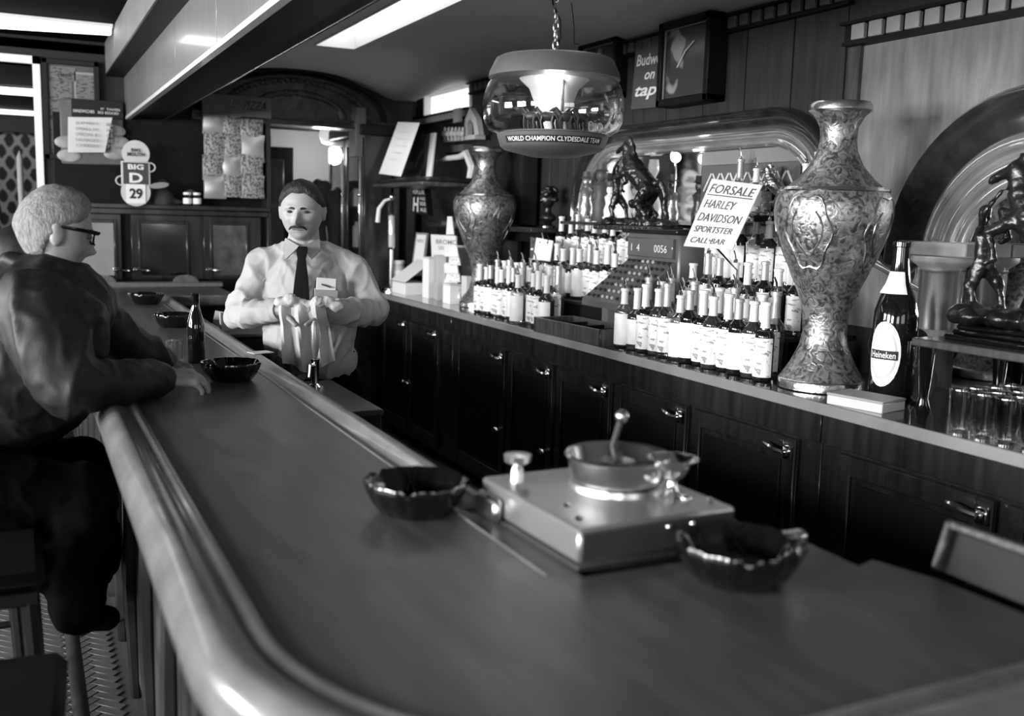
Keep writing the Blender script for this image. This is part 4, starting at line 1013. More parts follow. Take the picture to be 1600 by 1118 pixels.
hs=thing('coat_stand','pale slim post standing at the side room opening','stand',(.012,7.75,0)); MB().lathe([(0,0),(.14,0),(.14,.02),(.022,.05),(.018,1.0),(.02,1.9),(.0,1.95)],12).build('post',mat('post_grey',.3,.4),hs)

# =====================================================================  RIGHT FAR CORNER
tc=thing('corner_cabinet','tall dark glazed cabinet at the far end of the back bar','cabinet',(0,0,0))
X0=2.33; y0,y1=7.3,8.2
bx('back_panel',WOOD_BLACK,tc,2.54,2.56,y0,y1,0,2.16,.002); bx('cornice',WOOD_BLACK,tc,X0-.04,2.60,y0-.02,y1+.03,2.16,2.24,.01); bx('base',WOOD_DARK,tc,X0,2.56,y0,y1,0,1.02,.003)
bx('side_panel',WOOD_DARK,tc,X0,2.56,y1-.02,y1,1.02,2.16,.002); bx('side_panel',WOOD_DARK,tc,X0,2.56,y0,y0+.02,1.02,2.16,.002)
for k,(a,b_) in enumerate(((y0,(y0+y1)/2-.01),((y0+y1)/2+.01,y1))):
    d=bx('door_frame',WOOD_DARK,tc,X0-.02,X0,a,a+.05,1.04,2.15,.004); bx('frame_rail',WOOD_DARK,d,X0-.02,X0,b_-.05,b_,1.04,2.15,.004); bx('frame_rail',WOOD_DARK,d,X0-.02,X0,a+.05,b_-.05,2.09,2.15,.004); bx('frame_rail',WOOD_DARK,d,X0-.02,X0,a+.05,b_-.05,1.04,1.1,.004)
    bx('pane',PANE,d,X0-.012,X0-.008,a+.05,b_-.05,1.1,2.09,.0); MB().sphere((X0-.03,a+.03,1.72),(.014,.014,.014)).build('knob',CHROME,d)
    bx('edge_strip',CHROME,d,X0-.026,X0-.02,a+.052,a+.066,1.1,2.1,.001)
for z in (1.3,1.62): bx('shelf',WOOD_BLACK,tc,X0+.02,2.54,y0+.02,y1-.02,z,z+.015,.001)
for q,(px,py,m,h) in enumerate(((563,345,WHITE,.14),(578,340,WHITE,.15),(566,390,CREAM,.2),(582,395,FOIL,.2))):
    p=at(px,py,x=2.45); zz=1.315 if q>1 else 1.635
    yq=max(7.4,min(8.0,p.y)); o=MB().lathe([(0,0),(.045,0),(.05,.02),(.05,h*.8),(.03,h*.9),(.03,h),(0,h)],16).build('shelf_jar',m); o.location=(2.42+.04*(q%2),yq,zz if q<2 else 1.315)
    tag(o,'pale jar inside the corner cabinet, '+['upper left','upper right','lower left','lower right'][q],'jar')
# bracket shelf with letter sheet and framed picture
bs=thing('bracket_shelf','small dark moulded bracket shelf under the white letter beside the corner cabinet','shelf')
pa=at(586,287,x=2.36); pb=at(664,292,x=2.36)
bx('board',WOOD_MID,bs,2.34,2.8,pb.y,pa.y,1.775,1.80,.008); bx('moulding',WOOD_DARK,bs,2.38,2.8,pb.y+.02,pa.y-.02,1.80,1.835,.012); bx('bracket',WOOD_BLACK,bs,2.7,XW,pb.y+.1,pb.y+.13,1.55,1.775,.01)
def quad(name,P,m,parent=None,th=.006):
    P=[Vector(p) for p in P]; n=(P[1]-P[0]).cross(P[3]-P[0]).normalized(); 
    if n.dot(EYE-P[0])<0: n=-n
    Q=[p-n*th for p in P]; return MB().add(P+Q,[(0,1,2,3),(7,6,5,4),(0,4,5,1),(1,5,6,2),(2,6,7,3),(3,7,4,0)]).build(name,m,parent,30)
def quadtext(name,s,P,u0,v0,u1,v1,m,parent,bold=0,shear=0):
    """P: bottom-left, bottom-right, top-right, top-left"""
    P=[Vector(p) for p in P]; n=(P[1]-P[0]).cross(P[3]-P[0]).normalized()
    if n.dot(EYE-P[0])<0: n=-n
    o=text(name,s,(0,0,0),(1,0,0),(0,1,0),1,1,m,parent,0,shear,bold)
    for v in o.data.vertices:
        u=u0+(u1-u0)*v.co.x; w_=v0+(v1-v0)*v.co.y
        v.co=(P[0]*(1-u)+P[1]*u)*(1-w_)+(P[3]*(1-u)+P[2]*u)*w_+n*.0015
    o.data.update(); return o
L_=thing('letter_sheet','tall white typed letter leaning back on the bracket shelf','paper')
P=[at(592,271,x=2.40),at(626,275.5,x=2.40),at(655.5,191.5,x=2.56),at(621.8,190.5,x=2.56)]
quad('page',P,WHITE,L_,.003)
for i,(t_,u0,u1) in enumerate((('American Legion',.3,.75),('dear friends of the house',.2,.85),('with all our thanks',.3,.8),('for the kindness',.28,.7),('Sincerely',.3,.62))):
    v=.80-.13*i; quadtext('typed_line',t_,P,u0,v,u1,v+.018,GREY,L_)
F=thing('framed_picture','dark framed picture with a pale edge leaning behind the white letter','picture')
P=[at(628,284,x=2.62),at(671,287,x=2.62),at(680,206,x=2.74),at(640,207,x=2.74)]
quad('picture',P,PHOTO,F,.02); P2=[at(664,287,x=2.6),at(672,287,x=2.6),at(680,207,x=2.72),at(672.5,208,x=2.72)]; quad('frame_edge',P2,WHITE,F,.012)
P3=[at(634,210,x=2.70),at(680,207,x=2.72),at(681,203,x=2.72),at(636,205,x=2.70)]; quad('frame_top',P3,WOOD_BLACK,F,.02)
# match book dispenser sign
D=thing('tobacco_sign','small curved dark counter sign with bold white lettering below the framed picture','sign')
P=[at(644,332,x=2.7),at(668,335,x=2.7),at(663,288,x=2.76),at(643,288,x=2.76)]
quad('panel',P,BLACKM,D,.05); quadtext('lettering','H',P,.05,.05,.5,.55,WHITE,D,.03,.2)
for i,t_ in enumerate(('THE MOST','POPULAR','WILD','SIDE','ALE')): quadtext('lettering',t_,P,(.1,.1,.56,.56,.56)[i],(.85,.66,.46,.28,.08)[i],.95,(.94,.8,.56,.4,.2)[i],WHITE,D)
bx('stand',GREYD,D,2.68,2.86,6.28,6.62,1.515,1.545,.006)
# siphon dispenser
sp=thing('drink_dispenser','upright glass tube drink dispenser with chrome tap below the bracket shelf','dispenser',tuple(at(611,453,z=1.02).xy)+(1.02,))
MB().lathe([(0,0),(.075,0),(.075,.02),(.02,.04),(.016,.3),(.0,.3)],16).build('stand',CHROME,sp)
MB().lathe([(0,.3),(.03,.31),(.032,.33),(.032,.62),(.02,.66),(0,.66)],20).build('glass_tube',GLASSC,sp); MB().lathe([(0,.32),(.022,.32),(.024,.55),(0,.56)],16).build('white_core',WHITE,sp)
MB().sphere((0,0,.69),(.02,.02,.03)).build('tap_head',CHROME,sp); MB().tube([(0,0,.68),(-.05,.02,.66),(-.09,.03,.60),(-.10,.03,.5)],[.008,.012,.016,.018],10).build('lever',FOILW,sp)
# jars, boxes on the far counter end
def jar(px,py,x,r_,h,lab,body,lid,labm=WHITE2):
    p=at(px,py,x=x); p=at(px,py,z=1.02); o=thing('counter_jar',lab,'jar',(p.x,p.y,1.02)); MB().lathe([(0,0),(r_,0),(r_,h*.75),(r_*.8,h*.86),(r_*.8,h*.9),(0,h*.9)],20).build('glass_body',body,o)
    MB().lathe([(r_+.001,h*.12),(r_+.0015,h*.125),(r_+.0015,h*.66),(r_+.001,h*.665)],20,close=False).build('paper_label',labm,o); MB().lathe([(0,h*.88),(r_*.95,h*.88),(r_*.95,h),(0,h)],20).build('lid',lid,o)
jar(600,448,2.5,.045,.26,'dark jar with white label and white lid at the far counter end',GLASSD,FOILW); jar(620,452,2.5,.06,.22,'wide pale jar beside the dark jar at the far counter end',CREAM,FOILW)
def cbox(px,py,sx,sy,h,rz,lab,m,cat='box',name='carton',txt=None):
    p=at(px,py,z=1.02); o=thing(name,lab,cat,(p.x+sx/2,p.y,1.02),rz)
    MB().box(-sx/2,sx/2,-sy/2,sy/2,0,h,.002).build('carton_body',m,o); MB().box(-sx/2-.001,sx/2+.001,-sy/2-.001,sy/2+.001,h-.012,h+.001,.001).build('carton_flap',CREAM if m is WHITE else m,o)
    if txt:
        for t_,z0,hh,wf in txt: text('lettering',t_,(-sx/2-.002,sy/2*wf,z0),(0,-1,0),(0,0,1),sy*wf,hh,INK,o)
    return o
b=thing('display_carton','open white display carton with a sloping lid at the far counter end','box',tuple(at(628,458,z=1.02).xy)+(1.02,))
MB().box(-.03,.16,-.15,.13,0,.085,.002).build('tray',WHITE,b); bb=MB(); bb.add([(-.035,-.155,.086),(-.035,.135,.086),(.17,.135,.24),(.17,-.155,.24),(-.035,-.155,.092),(-.035,.135,.092),(.17,.135,.246),(.17,-.155,.246)],[(0,1,2,3),(7,6,5,4),(0,4,5,1),(1,5,6,2),(2,6,7,3),(3,7,4,0)]); bb.build('sloping_lid',WHITE,b)
bb=MB(); bb.box(-.036,-.032,-.155,.135,.082,.09); bb.build('lid_edge',GREY,b)
cbox(664,465,.07,.09,.28,.1,'tall narrow white carton on the counter before the easel card',WHITE)
cbox(680,468,.06,.09,.30,-.1,'grey sided tall carton beside the narrow white carton',mat('grey_carton',.45,.5))
cbox(697,474,.08,.12,.13,0,'low white carton nearest the counter edge by the far vase',WHITE)
cbox(715,470,.08,.12,.37,.0,'tall grey carton with dark band next to the far vase',mat('grey_carton2',.38,.5),txt=[('IPANA',.16,.03,.8)])
bx_=cbox(702,462,.09,.10,.26,.1,'clear topped white carton with mottled front among the cartons',LABP)
cbox(724,478,.05,.08,.19,.0,'small pale package hard against the far vase foot',CREAM)
jar(688,464,2.5,.05,.26,'squat dark topped jar among the cartons left of the far vase',CREAM,GREYD)
E1=thing('easel_card','pale framed card leaning among the cartons at the far counter end','card'); P=[at(641,430,x=2.6),at(660,432,x=2.6),at(668,364,x=2.68),at(650,363,x=2.68)]; quad('card',P,GREY,E1,.01)
Pn=[at(643.5,428,x=2.59),at(658,430,x=2.59),at(665.5,367,x=2.67),at(651.5,366,x=2.67)]; quad('card_face',Pn,WHITE,E1,.004); quadtext('lettering','NOTICE',Pn,.15,.8,.85,.88,GREY,E1)
E2=thing('remedy_card','white display card of small packets lettered in two lines beside the far vase','card'); P=[at(676,440,x=2.55),at(716,442,x=2.55),at(712,368,x=2.62),at(673,366,x=2.62)]; quad('card',P,WHITE,E2,.01)
quadtext('lettering','BROMO',P,.22,.80,1.05,.90,GREY,E2,.01); quadtext('lettering','SELTZER',P,.3,.68,1.08,.76,GREY,E2)
for i in range(6): 
    P=[at(694+8*(i%2),400+13*i,x=2.52),at(716+3*(i%2),401+13*i,x=2.52),at(714+3*(i%2),385+13*i,x=2.55),at(694+8*(i%2),384+13*i,x=2.55)]; quad('packet',P,LABP if i%2 else WHITE,E2,.008)
P=[at(697,366,x=2.54),at(709,366,x=2.54),at(706,338,x=2.58),at(699,338,x=2.58)]; quad('card_tip',P,WHITE,E2,.006)
# dark fur-like hanging throw and figurine box behind the far vase
p=at(712,290,x=2.85); b=MB(); b.box(-.06,.06,-.36,.36,-.26,.20); b.sphere((0,0,0),(.09,.33,.24)); 
o=blob('dark_throw',b,.02,mat('dark_fur',.006,.9),None,3); o.location=(2.90,6.05,1.80); tag(o,'black furry throw draped on the wall left of the far vase','throw')
b=MB(); rr2=random.Random(4)
pts=[at(683,252,x=2.8),at(700,247,x=2.8),at(718,245,x=2.8),at(730,240,x=2.78),at(738,262,x=2.76),at(733,285,x=2.74),at(727,305,x=2.72)]
b.tube(pts,[.012,.018,.02,.03,.03,.024,.012],8)
o=b.build('white_fringe',mat('fringe_white',.6,.7,bump=1,bscale=40)); tag(o,'crinkled white ribbon along the top of the black throw','ribbon')
fg=thing('chapel_figurine','small pale relief of a horse team before a gabled gate on a wall bracket','ornament')
FG=mat('relief_pale',.42,.5,bump=.6,bscale=30,vary=.3)
xg=2.86
def onx(px,py,x=xg): return at(px,py,x=x)
P=[onx(693,222),onx(742,217),onx(742,210),onx(693,215)]; quad('base',P,FG,fg,.08)
q=[onx(724,212),onx(727,185),onx(734,168),onx(744,185),onx(748,210),onx(741,211),onx(739,192),onx(734,186),onx(730,193),onx(730,212)]
b=MB(); n=len(q); v2=[p+Vector((.04,0,0)) for p in q]; import mathutils
tri=mathutils.geometry.tessellate_polygon([q]); b.add(q+v2,[tuple(t) for t in tri]+[tuple(n+i for i in t[::-1]) for t in tri]+[(i,(i+1)%n,n+(i+1)%n,n+i) for i in range(n)]); b.build('gate',FG,fg)
for i in range(6):
    p=onx(698+5.5*i,209); b=MB(); b.sphere((p.x-.02,p.y,p.z),(.018,.035,.022),8,6); b.sphere((p.x-.02,p.y-.02,p.z+.03),(.012,.014,.018),8,6); b.tube([(p.x-.02,p.y-.01,p.z),(p.x-.02,p.y-.01,p.z-.05)],.006,5); b.build('horse',FG,fg)
P=[onx(708,192),onx(718,190),onx(718,168),onx(708,170)]; quad('plaque',P,GREY,fg,.02)
P=[onx(690,240,2.9),onx(724,236,2.9),onx(723,225,2.9),onx(697,229,2.9)]; o=quad('wooden_block',P,mat('block_grey',.1,.5,vary=.4),None,.08); tag(o,'small grey block below the pale chapel relief','block')
# small notices behind the far vase and before the bust
s1=thing('wall_card','white card showing on the wall right of the far vase neck','card'); P=[onx(803,342,2.93),onx(814,342,2.93),onx(821,294,2.93),onx(792,294,2.93)]; quad('card',P,WHITE,s1,.004)
s2=thing('wall_card','square white card hanging above the bottles below the bust','card'); P=[onx(833,405,2.66),onx(859,408,2.66),onx(864,376,2.70),onx(838,371,2.70)]; quad('card',P,WHITE,s2,.004); P=[onx(828,403,2.67),onx(833,404,2.67),onx(837,372,2.71),onx(829,370,2.71)]; quad('backing',GREYD if 0 else P and P,GREYD,s2,.01) if 0 else quad('backing',P,GREYD,s2,.01)

# =====================================================================  WALL PICTURES AND BEER SIGN
def framed(lab,pts,x,face):
    f=thing('framed_picture',lab,'picture'); A,B,Cc,Dd=[at(*q,x=x) for q in pts]   # BL BR TR TL
    y_l=(A.y+Dd.y)/2; y_r=(B.y+Cc.y)/2; z0=(A.z+B.z)/2; z1=(Cc.z+Dd.z)/2; xx=(x)
    bx('picture',face,f,x+.01,x+.02,y_r+.03,y_l-.03,z0+.03,z1-.03,.001)
    for (a,b_,c0,c1) in ((y_r,y_r+.035,z0,z1),(y_l-.035,y_l,z0,z1),(y_r,y_l,z0,z0+.035),(y_r,y_l,z1-.035,z1)): bx('frame_side',WOOD_BLACK,f,x-.02,XW-.012,a,b_,c0,c1,.005)
    for (a,b_,c0,c1) in ((y_r+.035,y_r+.04,z0+.035,z1-.035),(y_l-.04,y_l-.035,z0+.035,z1-.035),(y_r+.04,y_l-.04,z1-.042,z1-.036)): bx('inner_bead',GREY,f,x-.004,x+.006,a,b_,c0,c1,.001)
    return f,(y_l,y_r,z0,z1)
PIC=printed('framed_print',.05,.30,(5,5,5),.56); PIC.node_tree.nodes['Principled BSDF'].inputs['Roughness'].default_value=.15
framed('dark framed picture standing high behind the glass globe lamp',[(907,160),(966,152),(966,54),(905,68)],2.93,PIC)
fr,_=framed('tall black framed picture covering the edge of the beer sign',[(1032,166),(1111,158),(1113,18),(1031,38)],2.90,PIC)
# arm holding a glass, in relief, inside that frame
y_l,y_r,z0,z1=_
MB().tube([(2.905,y_l-.14,z0+.18),(2.905,y_l-.2,z0+.25),(2.905,y_l-.27,z0+.29)],.004,6).build('picture_stroke',CREAM,fr)
BS=thing('beer_sign','dark sign with white script lettering reading on tap, behind the tall framed picture','sign'); P=[onx(986,171,2.965),onx(1068,163,2.965),onx(1068,46,2.965),onx(995,60,2.965)]; quad('panel',P,mat('sign_grey',.085,.3),BS,.02)
quadtext('lettering','Budweiser',P,.05,.60,.84,.76,WHITE,BS,.02,.1); quadtext('lettering','on',P,.24,.40,.45,.50,WHITE,BS,.02,.3); quadtext('lettering','tap',P,.06,.12,.50,.32,WHITE,BS,.02,.3)
# for sale notice
FS=thing('for_sale_notice','slanting hand-lettered white for sale notice before the upper bottles','sign'); P=[at(1068,384,x=2.50),at(1144,390,x=2.50),at(1191,289,x=2.64),at(1112,279,x=2.64)]; quad('card',P,mat('notice_white',.62,.6,vary=.06),FS,.003)
for t_,u0,v0,u1,v1 in (('FORSALE',.06,.80,.94,.93),('HARLEY',.08,.58,.70,.70),('DAVIDSON',.06,.38,.92,.50),('SPORTSTER',.08,.22,.85,.31),('CALL BAR',.1,.06,.8,.14)): quadtext('lettering',t_,P,u0,v0,u1,v1,GREYD,FS,.0,.15)
a=[P[0]*(1-.77)+P[3]*.77,P[1]*(1-.77)+P[2]*.77]; b=MB(); n_=(P[1]-P[0]).cross(P[3]-P[0]).normalized()
if n_.dot(EYE-P[0])<0: n_=-n_
b.tube([a[0].lerp(a[1],.05)+n_*.001,a[0].lerp(a[1],.95)+n_*.001],.0022,5); b.build('underline',GREYD,FS)
cpl=(P[0]+P[1])/2; MB().tube([tuple(cpl+Vector((.01,0,.03))),(cpl.x+.16,cpl.y,1.40),(cpl.x+.16,cpl.y,1.336)],.004,6).build('clip_post',CHROME,FS)
s3=thing('wall_card','small white tag hanging right of the for sale notice','card'); P=[onx(1178,322,2.72),onx(1186,322,2.72),onx(1190,298,2.74),onx(1180,298,2.74)]; quad('card',P,WHITE,s3,.003)

# =====================================================================  GLOBE LAMP WITH HORSE TEAM
lp_=thing('globe_lamp','hanging glass globe lamp with a miniature horse team circling inside','lamp',(1.655,3.085,1.80))
METL=mat('lamp_grey',.09,.45,vary=.1)
MB().lathe([(0,.262),(.225,.262),(.222,.28),(.20,.325),(.19,.33),(0,.332)],48).build('top_cap',METL,lp_)
MB().lathe([(0,0),(.08,.002),(.165,.022),(.175,.03),(.18,.034),(.192,.072),(.186,.078),(0,.078)],48).build('base_bowl',METL,lp_)
MB().lathe([(.188,.074),(.222,.09),(.238,.12),(.243,.16),(.24,.20),(.228,.24),(.21,.262),(.206,.262),(.224,.24),(.236,.2),(.239,.16),(.234,.12),(.219,.094),(.186,.078)],48,close=False).build('glass_globe',GLASSG,lp_)
MB().lathe([(.0,.078),(.05,.079),(.06,.085),(.065,.18),(.085,.23),(.12,.262)],32).build('inner_cone',mat('lamp_inner',.6,.5),lp_)  # top flared so the cone also stands for a bright reflection
MB().lathe([(.17,.079),(.175,.082),(.0,.085)],32).build('ground_disc',CREAM,lp_)
MB().tube([(-.02,-.10,.08),(-.02,-.10,.26)],.005,6).build('post',GREYD,lp_)
# dark band with lettering round the base
al0=math.radians(-90-26.3)
B=MB().lathe([(.1836,.04),(.1905,.062)],40,a0=al0-1.0,a1=al0+1.0,close=False); B2=[]
for i,v in enumerate(B.v): 
    r_=math.hypot(v[0],v[1]); B2.append((v[0]*(1+.0018/r_),v[1]*(1+.0018/r_),v[2]))
B.v=B2; B.build('dark_band',BLACKM,lp_)
o=text('lettering','WORLD CHAMPION CLYDESDALE TEAM',(0,0,0),(1,0,0),(0,1,0),1,1,WHITE,lp_,0,0,.01)
for v in o.data.vertices:
    u=al0-.93+1.86*v.co.x; z=.0435+.015*v.co.y; r_=.1836+(z-.04)/.022*.0069+.003; v.co=(math.cos(u)*r_,math.sin(u)*r_,z)
hm=MB(); hm.sphere((0,0,.035),(.024,.009,.013),10,8); hm.cap((.018,0,.04),.008,(.03,0,.056),.005,8); hm.cap((.03,0,.056),.005,(.04,0,.05),.003,8)
for x_ in (-.016,.015):
    for y_ in (-.005,.005): hm.tube([(x_,y_,.035),(x_+.004,y_,.018),(x_,y_,.0)],[.005,.003,.004],6)
hm.tube([(-.022,0,.04),(-.032,0,.02)],[.004,.002],6)
hme=hm.mesh('horse',mat('model_horse',.03,.4)); 
for i in range(8):
    a=al0+(-.75+.24*(i//2)+.08); rr_=.165 if i%2==0 else .135
    a=al0-.55+.36*(i//2)+.05
    o=link('model_horse',hme,lp_,(rr_*math.cos(a),rr_*math.sin(a),.084)); o.rotation_euler=(0,0,a-PI/2); o.scale=(1.15,1.15,1.15)
wg=MB(); wg.box(-.045,.035,-.016,.016,.028,.058,.003).box(-.05,-.02,-.014,.014,.058,.07,.002)
a=al0+.95; o=link('wagon',wg.mesh('wagon',mat('wagon_dark',.05,.4)),lp_,(.15*math.cos(a),.15*math.sin(a),.084)); o.rotation_euler=(0,0,a-PI/2)
for x_ in (-.035,.025):
    for y_ in (-.018,.018):
        b=MB(); b.tube([(x_+.014*math.cos(2*PI*i/12),y_,.016+.014*math.sin(2*PI*i/12)) for i in range(13)],.002,5); b.tube([(x_-.014,y_,.016),(x_+.014,y_,.016)],.001,4); b.tube([(x_,y_,.002),(x_,y_,.03)],.001,4); b.build('wheel',WHITE,o)
ch=MB(); 
for i in range(18):
    z=.345+.03*i; n=10
    pts=[]
    for k in range(n+1):
        g=2*PI*k/n; u=.009*math.cos(g); w_=.019*math.sin(g)
        pts.append((u*(i%2),u*(1-i%2),z+w_))
    MB().tube(pts,.0032,5).build('chain_link',STEEL,lp_)
MB().lathe([(0,.332),(.03,.332),(.02,.345),(0,.35)],12).build('hook_plate',GREYD,lp_)
pl2=bpy.data.lights.new('globe_light','POINT'); pl2.energy=1.3; pl2.shadow_soft_size=.03; po2=bpy.data.objects.new('globe_light',pl2); COL.objects.link(po2); po2.location=(1.60,2.98,2.03)
b=MB(); r=random.Random(3); b.tube([(.0+.018*math.sin(i*1.3),.012*math.cos(i*1.7),.345+.055*i) for i in range(10)],.003,6); b.build('flex',BLACKM,lp_)
o=MB().tube([tuple(at(893,5,x=2.0)),tuple(at(897,40,x=2.1)),tuple(at(897,68,x=2.3)),tuple(at(905,69,x=2.88))],.0022,6).build('hanging_wire',BLACKM); tag(o,'thin dark wire running from ceiling to the picture behind the globe lamp','wire')

# =====================================================================  THINGS ON THE BAR
ASH=mat('black_glass_ashtray',.004,.04,coat=1)
def ashtray(px,py,lab,r_=.093,rz=0):
    p=at(px,py,z=1.075); t=thing('ashtray',lab,'ashtray',(p.x,p.y,1.05),rz,'black glass ashtrays along the bar')
    n=48; prof=[(.0,.003),(.055,0),(.062,.002),(.078,.018),(.090,.038),(.093,.046),(.0915,.050),(.087,.048),(.078,.030),(.066,.012),(.05,.008),(0,.008)]
    vs=[];fs=[]
    for j,(a,z) in enumerate(prof):
        for i in range(n):
            g=2*PI*i/n; f=1+ (.035*math.cos(16*g) if 2<=j<=8 else 0); zz=z
            if j in (5,6,7): zz=z-(.008 if abs(math.cos(1.5*g))>.985 else 0)
            vs.append((a*f*math.cos(g)*r_/.093,a*f*math.sin(g)*r_/.093,zz*1.25))
    for j in range(len(prof)-1):
        for i in range(n): fs.append((j*n+i,j*n+(i+1)%n,(j+1)*n+(i+1)%n,(j+1)*n+i))
    MB().add(vs,fs).build('bowl',ASH,t,60); return t
ashtray(1153,880,'black fluted glass ashtray nearest the camera, right of the hot plate',.098)
ashtray(650,778,'black fluted glass ashtray alone on the bar left of the hot plate',.096)
ashtray(361,582,'black fluted glass ashtray just in front of the beer bottle on the bar')
ashtray(272,502,'black fluted glass ashtray partly hidden behind the beer bottle')
ashtray(229,468,'black fluted glass ashtray second farthest along the bar')
ashtray(207,438,'black fluted glass ashtray farthest along the bar')
bb_=thing('beer_bottle','dark long-necked beer bottle standing on the bar by the customer','bottle',tuple(at(307,566,z=1.05).xy)+(1.05,))
MB().lathe([(0,.003),(.028,0),(.031,.005),(.031,.12),(.029,.145),(.02,.175),(.0145,.20),(.013,.235),(.0145,.237),(.0145,.245),(.011,.247),(0,.247)],24).build('glass_body',GLASSD,bb_)
MB().lathe([(.0315,.03),(.032,.031),(.032,.10),(.0315,.101)],20,a0=.2,a1=2.9).build('paper_label',GREYL,bb_)
def lathe_thing(name,prof,m,lab,cat,loc): 
    o=MB().lathe(prof,24).build(name,m); o.location=loc; tag(o,lab,cat); return o
lathe_thing('small_glass',[(0,.005),(.022,0),(.026,0),(.03,.085),(.027,.085),(.023,.008),(0,.008)],GLASST,"small clear glass by the seated customer's hands",'glass',(.47,3.62,1.05))
# hot plate with pan
hp=thing('hot_plate','square steel hot plate box at the bar corner, blurred in front','hot plate',(.768,1.300,1.052),math.radians(2))
STL=mat('plate_steel',.5,.3,metal=.85,vary=.1); STS=mat('shaded_front',.035,.6)  # dark second tone paints the shade on the front of the box
MB().box(0,.315,0,.345,.006,.064,.005).build('body',STL,hp); MB().box(-.004,.319,-.004,.349,-.006,.006,.003).build('base_plate',mat('base_dark',.03,.4),hp); MB().box(.004,.311,-.003,.001,.010,.058,.002).build('front_shade',STS,hp)
MB().lathe([(0,.0),(.014,0),(.012,.02),(.008,.03),(.024,.038),(.026,.05),(.0,.053)],16,c=(.045,.29,.064)).build('knob',STEEL,hp)
MB().lathe([(0,.062),(.09,.062),(.088,.074),(.07,.076),(0,.076)],32,c=(.20,.19,0)).build('burner_ring',STEEL,hp)
for (x,y) in ((.03,.05),(.05,.12),(.3,.05)): MB().sphere((x,y,.064),(.008,.008,.005),10,6).build('rivet',CHROME,hp)
for (x,y) in ((.17,-.004),(.22,-.004)): MB().sphere((x,y,.048),(.005,.004,.005),8,6).build('screw',CHROME,hp)
MB().box(-.02,-.001,.25,.335,.0,.045,.008).build('side_bracket',STEEL,hp)
pn=thing('shallow_pan','shallow bright metal pan standing on the hot plate','pan',(.955,1.49,1.129))
MB().lathe([(0,0),(.075,0),(.085,.01),(.093,.045),(.097,.048),(.094,.052),(.089,.048),(.081,.014),(.072,.006),(0,.006)],36).build('bowl',mat('pan_metal',.75,.2,metal=1),pn)
ld=thing('ladle','small ladle leaning upright in the pan with a round knob at its tip','ladle',(0,0,0))
c0=Vector((.955,1.49,1.129)); hx=at(972,650,d=1.78); b=MB(); b.tube([tuple(c0+Vector((.0,.0,.02))),tuple(c0+Vector((.0,.02,.06))),tuple(hx)],[.004,.005,.006],10); b.build('handle',mat('ladle_dark',.06,.4),ld); MB().sphere(tuple(hx),.012).build('tip_knob',STEEL,ld)
MB().lathe([(0,0),(.02,.004),(.03,.018),(.032,.026),(.028,.026),(.02,.01),(0,.006)],20,c=tuple(c0+Vector((0,0,.012)))).build('cup',STEEL,ld)
fn_=thing('steel_cup','small bright funnel shaped cup held over the right side of the pan','cup',(1.02,1.415,1.117))
MB().lathe([(0,0),(.02,0),(.012,.01),(.01,.025),(.03,.04),(.045,.06),(.047,.066),(.043,.066),(.02,.045),(0,.04)],24).build('funnel',CHROME,fn_); MB().tube([(0,0,.01),(-.02,-.03,.0),(-.03,-.045,-.006)],.006,8).build('lever',CHROME,fn_); MB().sphere((.01,-.03,.0),(.012,.012,.008)).build('foot',CHROME,fn_)
pfm=thing('work_shelf','dark work shelf behind the bar carrying the hot plate','shelf'); bx('shelf_board',WOOD_BLACK,pfm,.785,1.19,1.30,1.78,1.01,1.045,.003); bx('shelf_body',WOOD_BLACK,pfm,.80,1.18,1.32,1.76,0,1.01,.003)
# under-bar station before the bartender
ws=thing('drink_station','low service shelf behind the bar with taps in front of the bartender','station'); bx('top',mat('station_dark',.05,.3),ws,.80,1.06,3.1,3.72,.93,.95,.003); bx('body',BLACKM,ws,.80,1.06,3.12,3.70,0,.93,.003)
def stand(lab,cat,nm,mb,m): o=mb.build(nm,m); return tag(o,lab,cat)
for q,(px,py,w_,h_) in enumerate(((437,552,.045,.045),(454,556,.05,.05))):
    p=at(px,py,z=1.02); o=MB().box(-.03,.03,-.035,.035,0,.045,.006).build('paper_napkins',mat('napkin',.6,.7,vary=.1)); o.location=(p.x+.03,p.y,1.0); tag(o,'stack of white napkins behind the bar ledge, '+['left','right'][q]+' stack','napkins')
    o=MB().box(-.04,.04,-.045,.045,0,.048,.003).build('napkin_holder',GREYD); o.location=(p.x+.03,p.y,.951); tag(o,'dark holder under the '+['left','right'][q]+' napkin stack','holder')
p=at(494,585,z=.98); tp=thing('beer_tap','tall chrome beer tap with a bright handle before the bartender','tap',(.95,3.55,.95))
MB().lathe([(0,0),(.03,0),(.03,.01),(.014,.02),(.014,.10),(.018,.11),(0,.115)],16).build('column',CHROME,tp); MB().tube([(0,0,.09),(-.03,-.03,.09),(-.035,-.035,.05)],[.009,.008,.007],8).build('spout',CHROME,tp); MB().lathe([(0,.115),(.008,.115),(.014,.15),(.016,.23),(.008,.25),(0,.25)],14).build('handle',FOIL,tp)
for q,(px,py,h_) in enumerate(((386,515,.16),(372,505,.12))):
    p=at(px,py,z=1.05); o=MB().box(-.035,.035,-.006,.006,0,h_,.002).build('menu_card',mat('menu_grey',.28,.6,vary=.3)); o.location=(.84,p.y+.1,.96+.02*q); o.rotation_euler=(-.25,.15,.5*(1-2*q)); tag(o,'upright pale menu card behind the bar ledge left of the bartender, '+['nearer','farther'][q]+' one','menu')
o=MB().box(-.04,.04,-.03,.03,0,.003,.001).build('paper_slip',WHITE); o.location=(.775,3.66,1.0745); o.rotation_euler=(0,0,.3); tag(o,'white paper slip lying on the bar ledge','paper')
